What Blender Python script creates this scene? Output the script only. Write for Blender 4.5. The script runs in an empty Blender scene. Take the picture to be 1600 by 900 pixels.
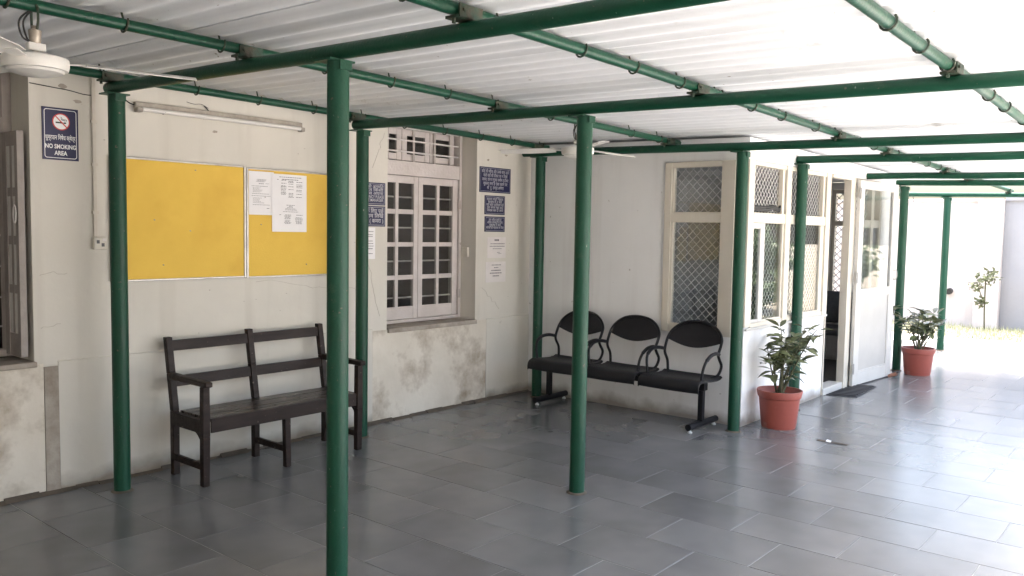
import bpy, bmesh, math, random
from mathutils import Vector, Matrix
random.seed(7)
S = bpy.context.scene
COL = S.collection
PI = math.pi

# ------------------------------------------------------------------ camera
CAM = Vector((0, -5.069, 1.55))
_r = Vector((0.64203349, -0.76650057, 0.01642753))
_u = Vector((0.04129391, 0.05596842, 0.99757824))
_f = Vector((0.76556372, 0.63980029, -0.0675854))
cd = bpy.data.cameras.new('camera')
cam = bpy.data.objects.new('camera', cd)
COL.objects.link(cam)
cam.matrix_world = Matrix(((_r.x, _u.x, -_f.x, CAM.x), (_r.y, _u.y, -_f.y, CAM.y), (_r.z, _u.z, -_f.z, CAM.z), (0, 0, 0, 1)))
cd.sensor_width = 36.0
cd.lens = 1307.9 / 1600 * 36
cd.clip_start = 0.05
cd.clip_end = 3000
S.camera = cam

# ------------------------------------------------------------------ sky, sun, exposure
SUN_FROM = Vector((0.12, -0.06, 1.0)).normalized()      # direction towards the sun
W = bpy.data.worlds.new('World')
S.world = W
W.use_nodes = True
wn = W.node_tree.nodes
wl = W.node_tree.links
wn.clear()
wo = wn.new('ShaderNodeOutputWorld')
bg = wn.new('ShaderNodeBackground')
sky = wn.new('ShaderNodeTexSky')
sky.sky_type = 'NISHITA'
sky.sun_disc = False
sky.sun_elevation = math.asin(SUN_FROM.z)
sky.sun_rotation = math.atan2(SUN_FROM.x, SUN_FROM.y)
sky.dust_density = 7.0
sky.air_density = 1.2
bg.inputs['Strength'].default_value = 0.15
wl.new(sky.outputs[0], bg.inputs[0])
wl.new(bg.outputs[0], wo.inputs[0])
sd = bpy.data.lights.new('sun', 'SUN')
sd.energy = 1.5
sd.angle = math.radians(20)
sd.color = (1.0, 0.965, 0.92)
sun = bpy.data.objects.new('sun', sd)
COL.objects.link(sun)
sun.rotation_euler = (-SUN_FROM).to_track_quat('-Z', 'Y').to_euler()
sun.location = SUN_FROM * 40
S.view_settings.view_transform = 'Standard'
S.view_settings.look = 'None'
S.view_settings.gamma = 1
S.view_settings.exposure = 3.10
S.view_settings.use_curve_mapping = False
try:
    S.cycles.max_bounces = 12
    S.cycles.diffuse_bounces = 7
    S.cycles.transparent_max_bounces = 16
except Exception:
    pass

# ------------------------------------------------------------------ materials
def mat(name, c1, c2=None, rough=0.6, scale=3.0, detail=4, spec=0.5, metal=0.0, bump=0.0, bscale=40.0,
        spots=None, sscale=8.0, sthr=(0.62, 0.72), rvar=0.0, rand=0.0, stretch=None, island=False, coords='Object', coat=0.0, lohi=(0.3, 0.7)):
    """node material: two colours mixed by noise, optional dirt spots, bump and roughness variation"""
    m = bpy.data.materials.new(name)
    m.use_nodes = True
    nt = m.node_tree
    N, L = nt.nodes, nt.links
    b = N['Principled BSDF']
    b.inputs['Roughness'].default_value = rough
    b.inputs['Metallic'].default_value = metal
    b.inputs['Specular IOR Level'].default_value = spec
    b.inputs['Coat Weight'].default_value = coat
    tc = N.new('ShaderNodeTexCoord')
    vec = tc.outputs[coords]
    if stretch:
        mp = N.new('ShaderNodeMapping')
        mp.inputs['Scale'].default_value = stretch
        L.new(vec, mp.inputs[0])
        vec = mp.outputs[0]
    if rand or island:
        # shift the pattern for each object or piece so that no two repeat
        oi = N.new('ShaderNodeObjectInfo')
        rnd = oi.outputs['Random']
        if island:
            ge = N.new('ShaderNodeNewGeometry')
            ad = N.new('ShaderNodeMath'); ad.operation = 'ADD'
            L.new(ge.outputs['Random Per Island'], ad.inputs[0]); L.new(rnd, ad.inputs[1])
            fr = N.new('ShaderNodeMath'); fr.operation = 'FRACT'
            L.new(ad.outputs[0], fr.inputs[0])
            rnd = fr.outputs[0]
        mu = N.new('ShaderNodeVectorMath'); mu.operation = 'SCALE'
        cb = N.new('ShaderNodeCombineXYZ')
        for i in range(3):
            L.new(rnd, cb.inputs[i])
        L.new(cb.outputs[0], mu.inputs[0]); mu.inputs['Scale'].default_value = 37.0
        av = N.new('ShaderNodeVectorMath'); av.operation = 'ADD'
        L.new(vec, av.inputs[0]); L.new(mu.outputs[0], av.inputs[1])
        vec = av.outputs[0]
    col = None
    n1 = N.new('ShaderNodeTexNoise')
    n1.inputs['Scale'].default_value = scale
    n1.inputs['Detail'].default_value = detail
    n1.inputs['Roughness'].default_value = 0.6
    L.new(vec, n1.inputs['Vector'])
    if c2:
        rp = N.new('ShaderNodeMapRange')
        rp.inputs[1].default_value, rp.inputs[2].default_value = lohi
        L.new(n1.outputs['Fac'], rp.inputs[0])
        mx = N.new('ShaderNodeMix'); mx.data_type = 'RGBA'
        mx.inputs['A'].default_value = (*c1, 1); mx.inputs['B'].default_value = (*c2, 1)
        L.new(rp.outputs[0], mx.inputs['Factor'])
        col = mx.outputs['Result']
    if spots:
        n2 = N.new('ShaderNodeTexNoise')
        n2.inputs['Scale'].default_value = sscale
        n2.inputs['Detail'].default_value = 6
        n2.inputs['Roughness'].default_value = 0.65
        L.new(vec, n2.inputs['Vector'])
        r2 = N.new('ShaderNodeMapRange')
        r2.inputs[1].default_value, r2.inputs[2].default_value = sthr
        L.new(n2.outputs['Fac'], r2.inputs[0])
        m2 = N.new('ShaderNodeMix'); m2.data_type = 'RGBA'
        if col: L.new(col, m2.inputs['A'])
        else: m2.inputs['A'].default_value = (*c1, 1)
        m2.inputs['B'].default_value = (*spots, 1)
        L.new(r2.outputs[0], m2.inputs['Factor'])
        col = m2.outputs['Result']
    if rand:
        hs = N.new('ShaderNodeHueSaturation')
        mr = N.new('ShaderNodeMapRange')
        mr.inputs[3].default_value, mr.inputs[4].default_value = 1 - rand, 1 + rand
        L.new(rnd, mr.inputs[0])
        L.new(mr.outputs[0], hs.inputs['Value'])
        if col: L.new(col, hs.inputs['Color'])
        else: hs.inputs['Color'].default_value = (*c1, 1)
        col = hs.outputs[0]
    if col: L.new(col, b.inputs['Base Color'])
    else: b.inputs['Base Color'].default_value = (*c1, 1)
    if rvar:
        rr = N.new('ShaderNodeMapRange')
        rr.inputs[1].default_value, rr.inputs[2].default_value = 0.3, 0.7
        rr.inputs[3].default_value, rr.inputs[4].default_value = max(0.02, rough - rvar), rough + rvar
        L.new(n1.outputs['Fac'], rr.inputs[0])
        L.new(rr.outputs[0], b.inputs['Roughness'])
    if bump:
        n3 = N.new('ShaderNodeTexNoise')
        n3.inputs['Scale'].default_value = bscale
        n3.inputs['Detail'].default_value = 5
        L.new(vec, n3.inputs['Vector'])
        bp = N.new('ShaderNodeBump')
        bp.inputs['Strength'].default_value = bump
        bp.inputs['Distance'].default_value = 0.01
        L.new(n3.outputs['Fac'], bp.inputs['Height'])
        L.new(bp.outputs[0], b.inputs['Normal'])
    return m

def glass_mat(name, tint, f0=0.06, rough=0.02, dirt=None):
    m = bpy.data.materials.new(name)
    m.use_nodes = True
    N, L = m.node_tree.nodes, m.node_tree.links
    N.clear()
    o = N.new('ShaderNodeOutputMaterial')
    tr = N.new('ShaderNodeBsdfTransparent'); tr.inputs[0].default_value = (*tint, 1)
    gl = N.new('ShaderNodeBsdfGlossy'); gl.inputs['Roughness'].default_value = rough
    # Schlick reflection from the facing angle (the same on both faces of the thin pane)
    fr = N.new('ShaderNodeLayerWeight'); fr.inputs['Blend'].default_value = 0.5
    pw = N.new('ShaderNodeMath'); pw.operation = 'POWER'; pw.inputs[1].default_value = 5.0
    L.new(fr.outputs['Facing'], pw.inputs[0])
    ma = N.new('ShaderNodeMath'); ma.operation = 'MULTIPLY_ADD'; ma.inputs[1].default_value = 1 - f0; ma.inputs[2].default_value = f0; ma.use_clamp = True
    L.new(pw.outputs[0], ma.inputs[0])
    mx = N.new('ShaderNodeMixShader')
    L.new(ma.outputs[0], mx.inputs[0]); L.new(tr.outputs[0], mx.inputs[1]); L.new(gl.outputs[0], mx.inputs[2])
    res = mx.outputs[0]
    if dirt:
        df = N.new('ShaderNodeBsdfDiffuse'); df.inputs[0].default_value = (*dirt, 1)
        nz = N.new('ShaderNodeTexNoise'); nz.inputs['Scale'].default_value = 9; nz.inputs['Detail'].default_value = 5
        tc = N.new('ShaderNodeTexCoord'); L.new(tc.outputs['Object'], nz.inputs['Vector'])
        mr = N.new('ShaderNodeMapRange'); mr.inputs[1].default_value = 0.35; mr.inputs[2].default_value = 0.8
        mr.inputs[3].default_value = 0.02; mr.inputs[4].default_value = 0.18
        L.new(nz.outputs['Fac'], mr.inputs[0])
        m2 = N.new('ShaderNodeMixShader')
        L.new(mr.outputs[0], m2.inputs[0]); L.new(res, m2.inputs[1]); L.new(df.outputs[0], m2.inputs[2])
        res = m2.outputs[0]
    L.new(res, o.inputs[0])
    return m

def plaster_mat(name, c1, c2, dirt, base_dirt=True):
    """painted plaster: soft mottling, chips and a splash of floor dirt along the very foot of the wall"""
    m = mat(name, c1, c2, rough=0.7, scale=1.3, detail=6, spec=0.3, bump=0.12, bscale=25, spots=dirt, sscale=6.5, sthr=(0.70, 0.78))
    N, L = m.node_tree.nodes, m.node_tree.links
    b = N['Principled BSDF']
    src = b.inputs['Base Color'].links[0].from_socket
    tc = N.new('ShaderNodeTexCoord')
    # long faint drips and hand marks
    mp = N.new('ShaderNodeMapping'); mp.inputs['Scale'].default_value = (7, 7, 0.5)
    L.new(tc.outputs['Object'], mp.inputs[0])
    nz = N.new('ShaderNodeTexNoise'); nz.inputs['Scale'].default_value = 1.0; nz.inputs['Detail'].default_value = 7
    L.new(mp.outputs[0], nz.inputs['Vector'])
    r1 = N.new('ShaderNodeMapRange'); r1.inputs[1].default_value = 0.52; r1.inputs[2].default_value = 0.85
    r1.inputs[3].default_value = 0.0; r1.inputs[4].default_value = 0.38
    L.new(nz.outputs['Fac'], r1.inputs[0])
    mx = N.new('ShaderNodeMix'); mx.data_type = 'RGBA'
    L.new(src, mx.inputs['A']); mx.inputs['B'].default_value = (*dirt, 1)
    L.new(r1.outputs[0], mx.inputs['Factor'])
    out = mx.outputs['Result']
    if base_dirt:
        sp = N.new('ShaderNodeSeparateXYZ'); L.new(tc.outputs['Object'], sp.inputs[0])
        n2 = N.new('ShaderNodeTexNoise'); n2.inputs['Scale'].default_value = 5; n2.inputs['Detail'].default_value = 6
        L.new(tc.outputs['Object'], n2.inputs['Vector'])
        a = N.new('ShaderNodeMath'); a.operation = 'MULTIPLY_ADD'; a.inputs[1].default_value = -0.16; L.new(n2.outputs['Fac'], a.inputs[0]); L.new(sp.outputs['Z'], a.inputs[2])
        r2 = N.new('ShaderNodeMapRange'); r2.inputs[1].default_value = -0.065; r2.inputs[2].default_value = 0.03
        r2.inputs[3].default_value = 0.75; r2.inputs[4].default_value = 0.0
        L.new(a.outputs[0], r2.inputs[0])
        m3 = N.new('ShaderNodeMix'); m3.data_type = 'RGBA'
        L.new(out, m3.inputs['A']); m3.inputs['B'].default_value = (0.13, 0.095, 0.06, 1)
        L.new(r2.outputs[0], m3.inputs['Factor'])
        out = m3.outputs['Result']
    L.new(out, b.inputs['Base Color'])
    return m

M = {}
M['wall'] = plaster_mat('cream plaster', (0.645, 0.615, 0.555), (0.575, 0.55, 0.49), (0.36, 0.325, 0.27))
M['cabin'] = plaster_mat('cabin white paint', (0.80, 0.795, 0.785), (0.745, 0.74, 0.73), (0.47, 0.44, 0.40))
M['stain'] = mat('stained bare plaster', (0.70, 0.655, 0.575), (0.61, 0.56, 0.48), rough=0.85, scale=2.2, detail=8, spec=0.2, bump=0.30, bscale=16,
                 spots=(0.25, 0.185, 0.12), sscale=2.1, sthr=(0.48, 0.72), lohi=(0.35, 0.65))
M['sill'] = mat('weathered sill', (0.42, 0.38, 0.33), (0.25, 0.21, 0.17), rough=0.85, scale=9, bump=0.3)
M['dirtline'] = mat('floor dirt', (0.12, 0.095, 0.07), (0.07, 0.06, 0.05), rough=0.95, scale=10, bump=0.4)
M['green'] = mat('green enamel paint', (0.005, 0.046, 0.024), (0.007, 0.059, 0.032), rough=0.42, scale=4, spec=0.30, bump=0.18, bscale=70, rvar=0.08, spots=(0.035, 0.075, 0.045), sscale=14, sthr=(0.60, 0.78))
M['rust'] = mat('dark green fittings', (0.012, 0.05, 0.03), (0.05, 0.035, 0.02), rough=0.6, scale=30, bump=0.4)
M['roof'] = mat('whitewashed cement sheet', (0.825, 0.84, 0.865), (0.765, 0.78, 0.80), rough=0.75, scale=1.6, detail=6, spec=0.25, bump=0.1, bscale=30, spots=(0.42, 0.40, 0.37), sscale=3.2, sthr=(0.66, 0.80), rand=0.03)
M['slab'] = mat('polished kota stone', (0.100, 0.101, 0.103), (0.158, 0.160, 0.164), rough=0.25, scale=1.5, detail=3, spec=0.7, bump=0.03, bscale=6, rand=0.065, island=True)
M['grout'] = mat('cement joint', (0.125, 0.126, 0.127), (0.20, 0.199, 0.195), rough=0.6, scale=1.7, bump=0.1, lohi=(0.46, 0.60))
M['yard'] = mat('dusty concrete yard', (0.68, 0.66, 0.62), (0.60, 0.58, 0.545), rough=0.9, scale=1.1, detail=8, spec=0.2, bump=0.3, bscale=30)
M['earth'] = mat('dry earth', (0.36, 0.31, 0.24), (0.26, 0.23, 0.16), rough=0.95, scale=0.6, detail=8, bump=0.4, bscale=12)
M['yellow'] = mat('yellow felt', (0.74, 0.50, 0.10), (0.69, 0.455, 0.09), rough=0.85, scale=3.5, detail=6, spec=0.15, bump=0.15, bscale=160)
M['alu'] = mat('aluminium trim', (0.50, 0.49, 0.47), (0.34, 0.32, 0.30), rough=0.42, metal=0.75, scale=9)
M['paper'] = mat('white paper', (0.80, 0.79, 0.80), (0.74, 0.73, 0.74), rough=0.75, scale=5, spec=0.25)
M['oldpaper'] = mat('worn paper', (0.70, 0.66, 0.64), (0.62, 0.585, 0.57), rough=0.75, scale=9, spec=0.25)
M['ink'] = mat('grey ink', (0.13, 0.13, 0.14), rough=0.8)
M['navy'] = mat('navy enamel', (0.007, 0.008, 0.052), (0.011, 0.013, 0.066), rough=0.35, scale=6, spec=0.5)
M['white'] = mat('white lettering', (0.80, 0.80, 0.80), rough=0.5)
M['dullwhite'] = mat('dulled white enamel', (0.50, 0.50, 0.53), rough=0.5)
M['red'] = mat('red ring', (0.55, 0.03, 0.03), rough=0.45)
M['black'] = mat('black print', (0.012, 0.012, 0.012), rough=0.6)
M['frame_pink'] = mat('old pinkish white paint', (0.61, 0.56, 0.54), (0.52, 0.47, 0.445), rough=0.6, scale=7, detail=6, bump=0.25, bscale=45, spots=(0.17, 0.125, 0.10), sscale=13, sthr=(0.66, 0.76))
M['frame_grey'] = mat('old grey paint', (0.47, 0.43, 0.40), (0.34, 0.30, 0.275), rough=0.65, scale=6, detail=6, bump=0.25, bscale=45, spots=(0.12, 0.09, 0.07), sscale=12, sthr=(0.62, 0.74))
M['leaf_grey'] = mat('dark weathered grey paint', (0.34, 0.305, 0.28), (0.25, 0.22, 0.20), rough=0.65, scale=6, detail=6, bump=0.25, bscale=45)
M['cream'] = mat('cream window paint', (0.61, 0.565, 0.48), (0.56, 0.515, 0.435), rough=0.45, scale=5, detail=5, bump=0.08, bscale=40)
M['doorwhite'] = mat('white door paint', (0.55, 0.535, 0.51), (0.505, 0.49, 0.46), rough=0.4, scale=4, detail=5, bump=0.06, bscale=30)
M['panel'] = mat('door panel paint', (0.45, 0.435, 0.41), (0.41, 0.395, 0.37), rough=0.45, scale=4, detail=5, bump=0.06, bscale=30)
M['bars'] = mat('painted iron bars', (0.68, 0.65, 0.63), (0.55, 0.52, 0.50), rough=0.55, scale=20)
M['mesh'] = mat('expanded metal', (0.60, 0.595, 0.58), (0.52, 0.515, 0.50), rough=0.5, scale=15)
M['glass'] = glass_mat('window glass', (0.90, 0.92, 0.93), 0.055)
M['glass_old'] = glass_mat('dusty old glass', (0.88, 0.89, 0.88), 0.045, 0.06, dirt=(0.22, 0.20, 0.19))
M['glass_door'] = glass_mat('door glass', (0.86, 0.88, 0.89), 0.06)
M['glass_highlight'] = mat('glass with painted highlights', (0.76, 0.74, 0.71), (0.62, 0.60, 0.57), rough=0.25, scale=6, detail=5)  # pale colour stands in for bright reflections on the open leaf's panes
M['wood'] = mat('dark varnished wood', (0.026, 0.0145, 0.011), (0.013, 0.0075, 0.006), rough=0.45, spec=0.22, scale=5, stretch=(1, 6, 6), detail=6, bump=0.12, bscale=18, spots=(0.07, 0.055, 0.045), sscale=9, sthr=(0.72, 0.85), rvar=0.1)
M['woodseat'] = mat('worn seat wood', (0.055, 0.042, 0.036), (0.028, 0.021, 0.018), rough=0.30, scale=3, stretch=(1, 9, 9), detail=6, bump=0.1, bscale=18, rvar=0.1)
M['steel'] = mat('black powder coat', (0.006, 0.006, 0.008), (0.010, 0.010, 0.013), rough=0.45, spec=0.3, scale=7, bump=0.05, bscale=120)
M['steel_seat'] = mat('black perforated steel', (0.006, 0.006, 0.008), (0.011, 0.011, 0.014), rough=0.42, spec=0.35, scale=7, bump=0.25, bscale=220)
M['rubber'] = mat('pale foot pad', (0.55, 0.55, 0.53), rough=0.7)
M['fan'] = mat('white fan enamel', (0.72, 0.70, 0.66), (0.62, 0.60, 0.56), rough=0.4, scale=7, spots=(0.35, 0.31, 0.26), sscale=9, sthr=(0.66, 0.8))
M['fanrod'] = mat('tarnished fan fitting', (0.42, 0.37, 0.31), (0.25, 0.21, 0.17), rough=0.5, metal=0.5, scale=18)
M['tube'] = mat('unlit tube glass', (0.62, 0.60, 0.57), rough=0.2)
M['batten'] = mat('grimy lamp batten', (0.42, 0.385, 0.33), (0.24, 0.21, 0.18), rough=0.6, scale=14)
M['cable'] = mat('black cable', (0.015, 0.015, 0.015), rough=0.6)
M['plastic'] = mat('old white plastic', (0.66, 0.63, 0.56), (0.56, 0.53, 0.46), rough=0.5, scale=12)
M['conduit'] = mat('painted conduit', (0.62, 0.575, 0.50), (0.52, 0.475, 0.41), rough=0.55, scale=10)
M['terra'] = mat('terracotta plastic pot', (0.31, 0.072, 0.050), (0.25, 0.058, 0.042), rough=0.5, scale=6, bump=0.08, bscale=40, spots=(0.42, 0.20, 0.15), sscale=7, sthr=(0.64, 0.8))
M['soil'] = mat('dark potting soil', (0.035, 0.025, 0.018), (0.06, 0.045, 0.03), rough=0.95, scale=30, bump=0.8, bscale=40)
M['leaf'] = mat('dark green leaf', (0.100, 0.120, 0.056), (0.150, 0.165, 0.082), rough=0.42, scale=8, rand=0.35, spec=0.5)
M['leaf_far'] = mat('tree leaf', (0.055, 0.105, 0.025), (0.10, 0.16, 0.04), rough=0.5, scale=1.5, rand=0.2, island=True)
M['stem'] = mat('green brown stem', (0.09, 0.075, 0.04), (0.06, 0.07, 0.03), rough=0.8, scale=20)
M['bark'] = mat('bark', (0.11, 0.085, 0.06), (0.06, 0.045, 0.035), rough=0.95, scale=9, bump=0.8, bscale=20)
M['mat'] = mat('black rubber mat', (0.022, 0.022, 0.026), (0.035, 0.035, 0.04), rough=0.6, scale=20)
M['dryleaf'] = mat('dry brown leaf', (0.22, 0.09, 0.05), (0.14, 0.06, 0.035), rough=0.8, scale=25)
M['compound'] = plaster_mat('weathered limewash', (0.50, 0.47, 0.45), (0.44, 0.39, 0.365), (0.30, 0.25, 0.22), base_dirt=False)
M['greywall'] = plaster_mat('grey cement render', (0.29, 0.29, 0.30), (0.25, 0.25, 0.26), (0.19, 0.19, 0.19), base_dirt=False)
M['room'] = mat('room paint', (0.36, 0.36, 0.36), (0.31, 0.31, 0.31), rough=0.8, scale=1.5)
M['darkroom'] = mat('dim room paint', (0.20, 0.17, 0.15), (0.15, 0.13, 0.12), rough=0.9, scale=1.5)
M['greyseat'] = mat('grey upholstery', (0.10, 0.105, 0.115), (0.075, 0.08, 0.09), rough=0.8, scale=30, bump=0.2, bscale=200)
M['grass'] = mat('grass blade', (0.25, 0.27, 0.16), (0.34, 0.345, 0.22), rough=0.6, scale=3, island=True, rand=0.25)
M['hinge'] = mat('steel hinge', (0.45, 0.45, 0.44), (0.32, 0.31, 0.30), rough=0.4, metal=0.7, scale=20)

def add_chips(m, colour, scale, thr, stretch=(1, 1, 1)):
    """knocked-off paint or dried splashes: small sharp patches laid over the base colour"""
    N, L = m.node_tree.nodes, m.node_tree.links
    b = N['Principled BSDF']
    src = b.inputs['Base Color'].links[0].from_socket
    tc = N.new('ShaderNodeTexCoord')
    mp = N.new('ShaderNodeMapping'); mp.inputs['Scale'].default_value = stretch
    L.new(tc.outputs['Object'], mp.inputs[0])
    nz = N.new('ShaderNodeTexNoise'); nz.inputs['Scale'].default_value = scale; nz.inputs['Detail'].default_value = 4
    L.new(mp.outputs[0], nz.inputs['Vector'])
    r = N.new('ShaderNodeMapRange'); r.inputs[1].default_value, r.inputs[2].default_value = thr
    L.new(nz.outputs['Fac'], r.inputs[0])
    mx = N.new('ShaderNodeMix'); mx.data_type = 'RGBA'
    L.new(src, mx.inputs['A']); mx.inputs['B'].default_value = (*colour, 1)
    L.new(r.outputs[0], mx.inputs['Factor'])
    L.new(mx.outputs['Result'], b.inputs['Base Color'])
add_chips(M['green'], (0.10, 0.085, 0.065), 42, (0.705, 0.73))
add_chips(M['green'], (0.16, 0.19, 0.165), 60, (0.73, 0.75), (1, 1, 0.4))
add_chips(M['wood'], (0.13, 0.10, 0.08), 38, (0.69, 0.73))
add_chips(M['woodseat'], (0.12, 0.095, 0.08), 11, (0.56, 0.72), (0.4, 2, 2))
add_chips(M['steel'], (0.10, 0.10, 0.10), 60, (0.71, 0.74))
add_chips(M['terra'], (0.42, 0.30, 0.26), 7, (0.60, 0.78), (1, 1, 0.6))
add_chips(M['yellow'], (0.60, 0.36, 0.07), 2.2, (0.50, 0.75))
add_chips(M['cabin'], (0.50, 0.48, 0.45), 26, (0.72, 0.75))
add_chips(M['roof'], (0.30, 0.27, 0.24), 34, (0.72, 0.76), (1, 0.5, 1))
add_chips(M['slab'], (0.22, 0.215, 0.205), 18, (0.72, 0.76))

# ------------------------------------------------------------------ helpers
ORG = {}

class MB:
    """collects shapes, then links them as ONE mesh object"""
    def __init__(s):
        s.v = []; s.f = []
    def add(s, vs, fs):
        o = len(s.v)
        s.v += [Vector(p) for p in vs]
        s.f += [tuple(i + o for i in q) for q in fs]
        return s
    def box(s, x0, x1, y0, y1, z0, z1):
        if x0 > x1: x0, x1 = x1, x0
        if y0 > y1: y0, y1 = y1, y0
        if z0 > z1: z0, z1 = z1, z0
        return s.add([(x0, y0, z0), (x1, y0, z0), (x1, y1, z0), (x0, y1, z0), (x0, y0, z1), (x1, y0, z1), (x1, y1, z1), (x0, y1, z1)],
                     [(0, 3, 2, 1), (4, 5, 6, 7), (0, 1, 5, 4), (1, 2, 6, 5), (2, 3, 7, 6), (3, 0, 4, 7)])
    def hexa(s, b, t):
        """box between a bottom quad and a top quad (same winding, seen from above counter-clockwise)"""
        return s.add(list(b) + list(t), [(0, 3, 2, 1), (4, 5, 6, 7), (0, 1, 5, 4), (1, 2, 6, 5), (2, 3, 7, 6), (3, 0, 4, 7)])
    def bar(s, p, q, wx, wy, side=(0, 0, 1)):
        """rectangular bar from p to q; wx along 'side x dir', wy along the rest"""
        p, q = Vector(p), Vector(q)
        d = (q - p).normalized()
        a = Vector(side).cross(d)
        if a.length < 1e-4: a = Vector((1, 0, 0)).cross(d)
        a.normalize(); b = d.cross(a)
        a *= wx / 2; b *= wy / 2
        return s.hexa([p - a - b, p + a - b, p + a + b, p - a + b], [q - a - b, q + a - b, q + a + b, q - a + b])
    def tube(s, pts, r, n=10, cap=True, radii=None):
        pts = [Vector(p) for p in pts]
        o = len(s.v)
        prev = None
        for i, p in enumerate(pts):
            d = (pts[min(i + 1, len(pts) - 1)] - pts[max(i - 1, 0)]).normalized()
            if prev is None:
                a = d.orthogonal().normalized()
            else:
                a = prev - d * prev.dot(d)
                a = a.normalized() if a.length > 1e-6 else d.orthogonal().normalized()
            prev = a
            b = d.cross(a)
            rr = radii[i] if radii else r
            for k in range(n):
                t = 2 * PI * k / n
                s.v.append(p + a * (math.cos(t) * rr) + b * (math.sin(t) * rr))
        for i in range(len(pts) - 1):
            for k in range(n):
                k2 = (k + 1) % n
                s.f.append((o + i * n + k, o + i * n + k2, o + (i + 1) * n + k2, o + (i + 1) * n + k))
        if cap:
            s.f.append(tuple(o + k for k in reversed(range(n))))
            s.f.append(tuple(o + (len(pts) - 1) * n + k for k in range(n)))
        return s
    def lathe(s, c, prof, n=24, sq=None):
        """profile of (radius, height) about a vertical axis through c"""
        c = Vector(c); o = len(s.v)
        for r, z in prof:
            for k in range(n):
                t = 2 * PI * k / n
                s.v.append(c + Vector((math.cos(t) * r, math.sin(t) * r, z)))
        for i in range(len(prof) - 1):
            for k in range(n):
                k2 = (k + 1) % n
                s.f.append((o + i * n + k, o + i * n + k2, o + (i + 1) * n + k2, o + (i + 1) * n + k))
        if prof[0][0] > 1e-5: s.f.append(tuple(o + k for k in reversed(range(n))))
        if prof[-1][0] > 1e-5: s.f.append(tuple(o + (len(prof) - 1) * n + k for k in range(n)))
        return s
    def prism(s, poly, axis, a, b):
        """polygon of 2-D points extruded along axis ('x': pts are (y,z); 'y': pts are (x,z); 'z': pts are (x,y))"""
        def P(p, t):
            return {'x': (t, p[0], p[1]), 'y': (p[0], t, p[1]), 'z': (p[0], p[1], t)}[axis]
        n = len(poly)
        vs = [P(p, a) for p in poly] + [P(p, b) for p in poly]
        fs = [tuple(range(n)), tuple(reversed(range(n, 2 * n)))]
        for i in range(n):
            j = (i + 1) % n
            fs.append((i, i + n, j + n, j))
        return s.add(vs, fs)
    def mesh(s, name, org=Vector()):
        me = bpy.data.meshes.new(name)
        me.from_pydata([tuple(p - org) for p in s.v], [], s.f)
        bm = bmesh.new(); bm.from_mesh(me)
        bmesh.ops.recalc_face_normals(bm, faces=bm.faces)
        bm.to_mesh(me); bm.free()
        return me
    def build(s, name, m, parent=None, smooth=False, bevel=0.0):
        org = ORG.get(parent.name, Vector()) if parent else Vector()
        me = s.mesh(name, org)
        me.materials.append(m)
        o = bpy.data.objects.new(name, me)
        COL.objects.link(o)
        if parent:
            o.parent = parent
            ORG[o.name] = org
        if smooth:
            for p in me.polygons: p.use_smooth = True
            sm = me
            try:
                sm.set_sharp_from_angle(angle=math.radians(40))
            except Exception:
                pass
        if bevel:
            b = o.modifiers.new('bevel', 'BEVEL'); b.width = bevel; b.segments = 2; b.limit_method = 'ANGLE'
        return o

def tag(o, label, cat, group=None):
    o['label'] = label; o['category'] = cat
    if group: o['group'] = group
    return o

def thing(name, loc, label, cat, group=None, rz=0.0):
    e = bpy.data.objects.new(name, None)
    e.empty_display_size = 0.1
    COL.objects.link(e)
    e.location = loc
    e.rotation_euler = (0, 0, rz)
    # with rotation the parts are modelled in the thing's own axes
    ORG[e.name] = Vector(loc) if rz == 0 else Vector()
    return tag(e, label, cat, group)

def structure(o):
    o['kind'] = 'structure'
    return o

def stuff(o):
    o['kind'] = 'stuff'
    return o

def smooth_path(pts, n=6):
    """Catmull-Rom through the points"""
    P = [Vector(p) for p in pts]
    out = []
    for i in range(len(P) - 1):
        p0 = P[max(i - 1, 0)]; p1 = P[i]; p2 = P[i + 1]; p3 = P[min(i + 2, len(P) - 1)]
        for k in range(n):
            t = k / n
            out.append(0.5 * ((2 * p1) + (p2 - p0) * t + (2 * p0 - 5 * p1 + 4 * p2 - p3) * t * t + (3 * p1 - p0 - 3 * p2 + p3) * t ** 3))
    out.append(P[-1])
    return out

# lettering is cut from the built-in fonts first, while the scene is still empty
_tc = {}
def text_geo(body, size, bold=0.006):
    key = (body, size)
    if key in _tc: return _tc[key]
    c = bpy.data.curves.new('lettering', 'FONT')
    c.body = body; c.size = size; c.align_x = 'CENTER'; c.offset = size * bold; c.resolution_u = 3
    o = bpy.data.objects.new('lettering', c); COL.objects.link(o)
    bpy.context.view_layer.update()
    me = bpy.data.meshes.new_from_object(o.evaluated_get(bpy.context.evaluated_depsgraph_get()))
    vs = [v.co.copy() for v in me.vertices]; fs = [tuple(p.vertices) for p in me.polygons]
    bpy.data.objects.remove(o); bpy.data.curves.remove(c); bpy.data.meshes.remove(me)
    _tc[key] = (vs, fs)
    return vs, fs

def put_text(mb, body, size, x, y, z, width=None, bold=0.006):
    """a line of lettering lying in an x-z plane, facing -y, centred on x, baseline z"""
    vs, fs = text_geo(body, size, bold)
    if not vs: return
    w = max(v.x for v in vs) - min(v.x for v in vs)
    cx = (max(v.x for v in vs) + min(v.x for v in vs)) / 2
    k = (width / w) if width else 1.0
    mb.add([(x + (v.x - cx) * k, y, z + v.y) for v in vs], fs)

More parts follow.
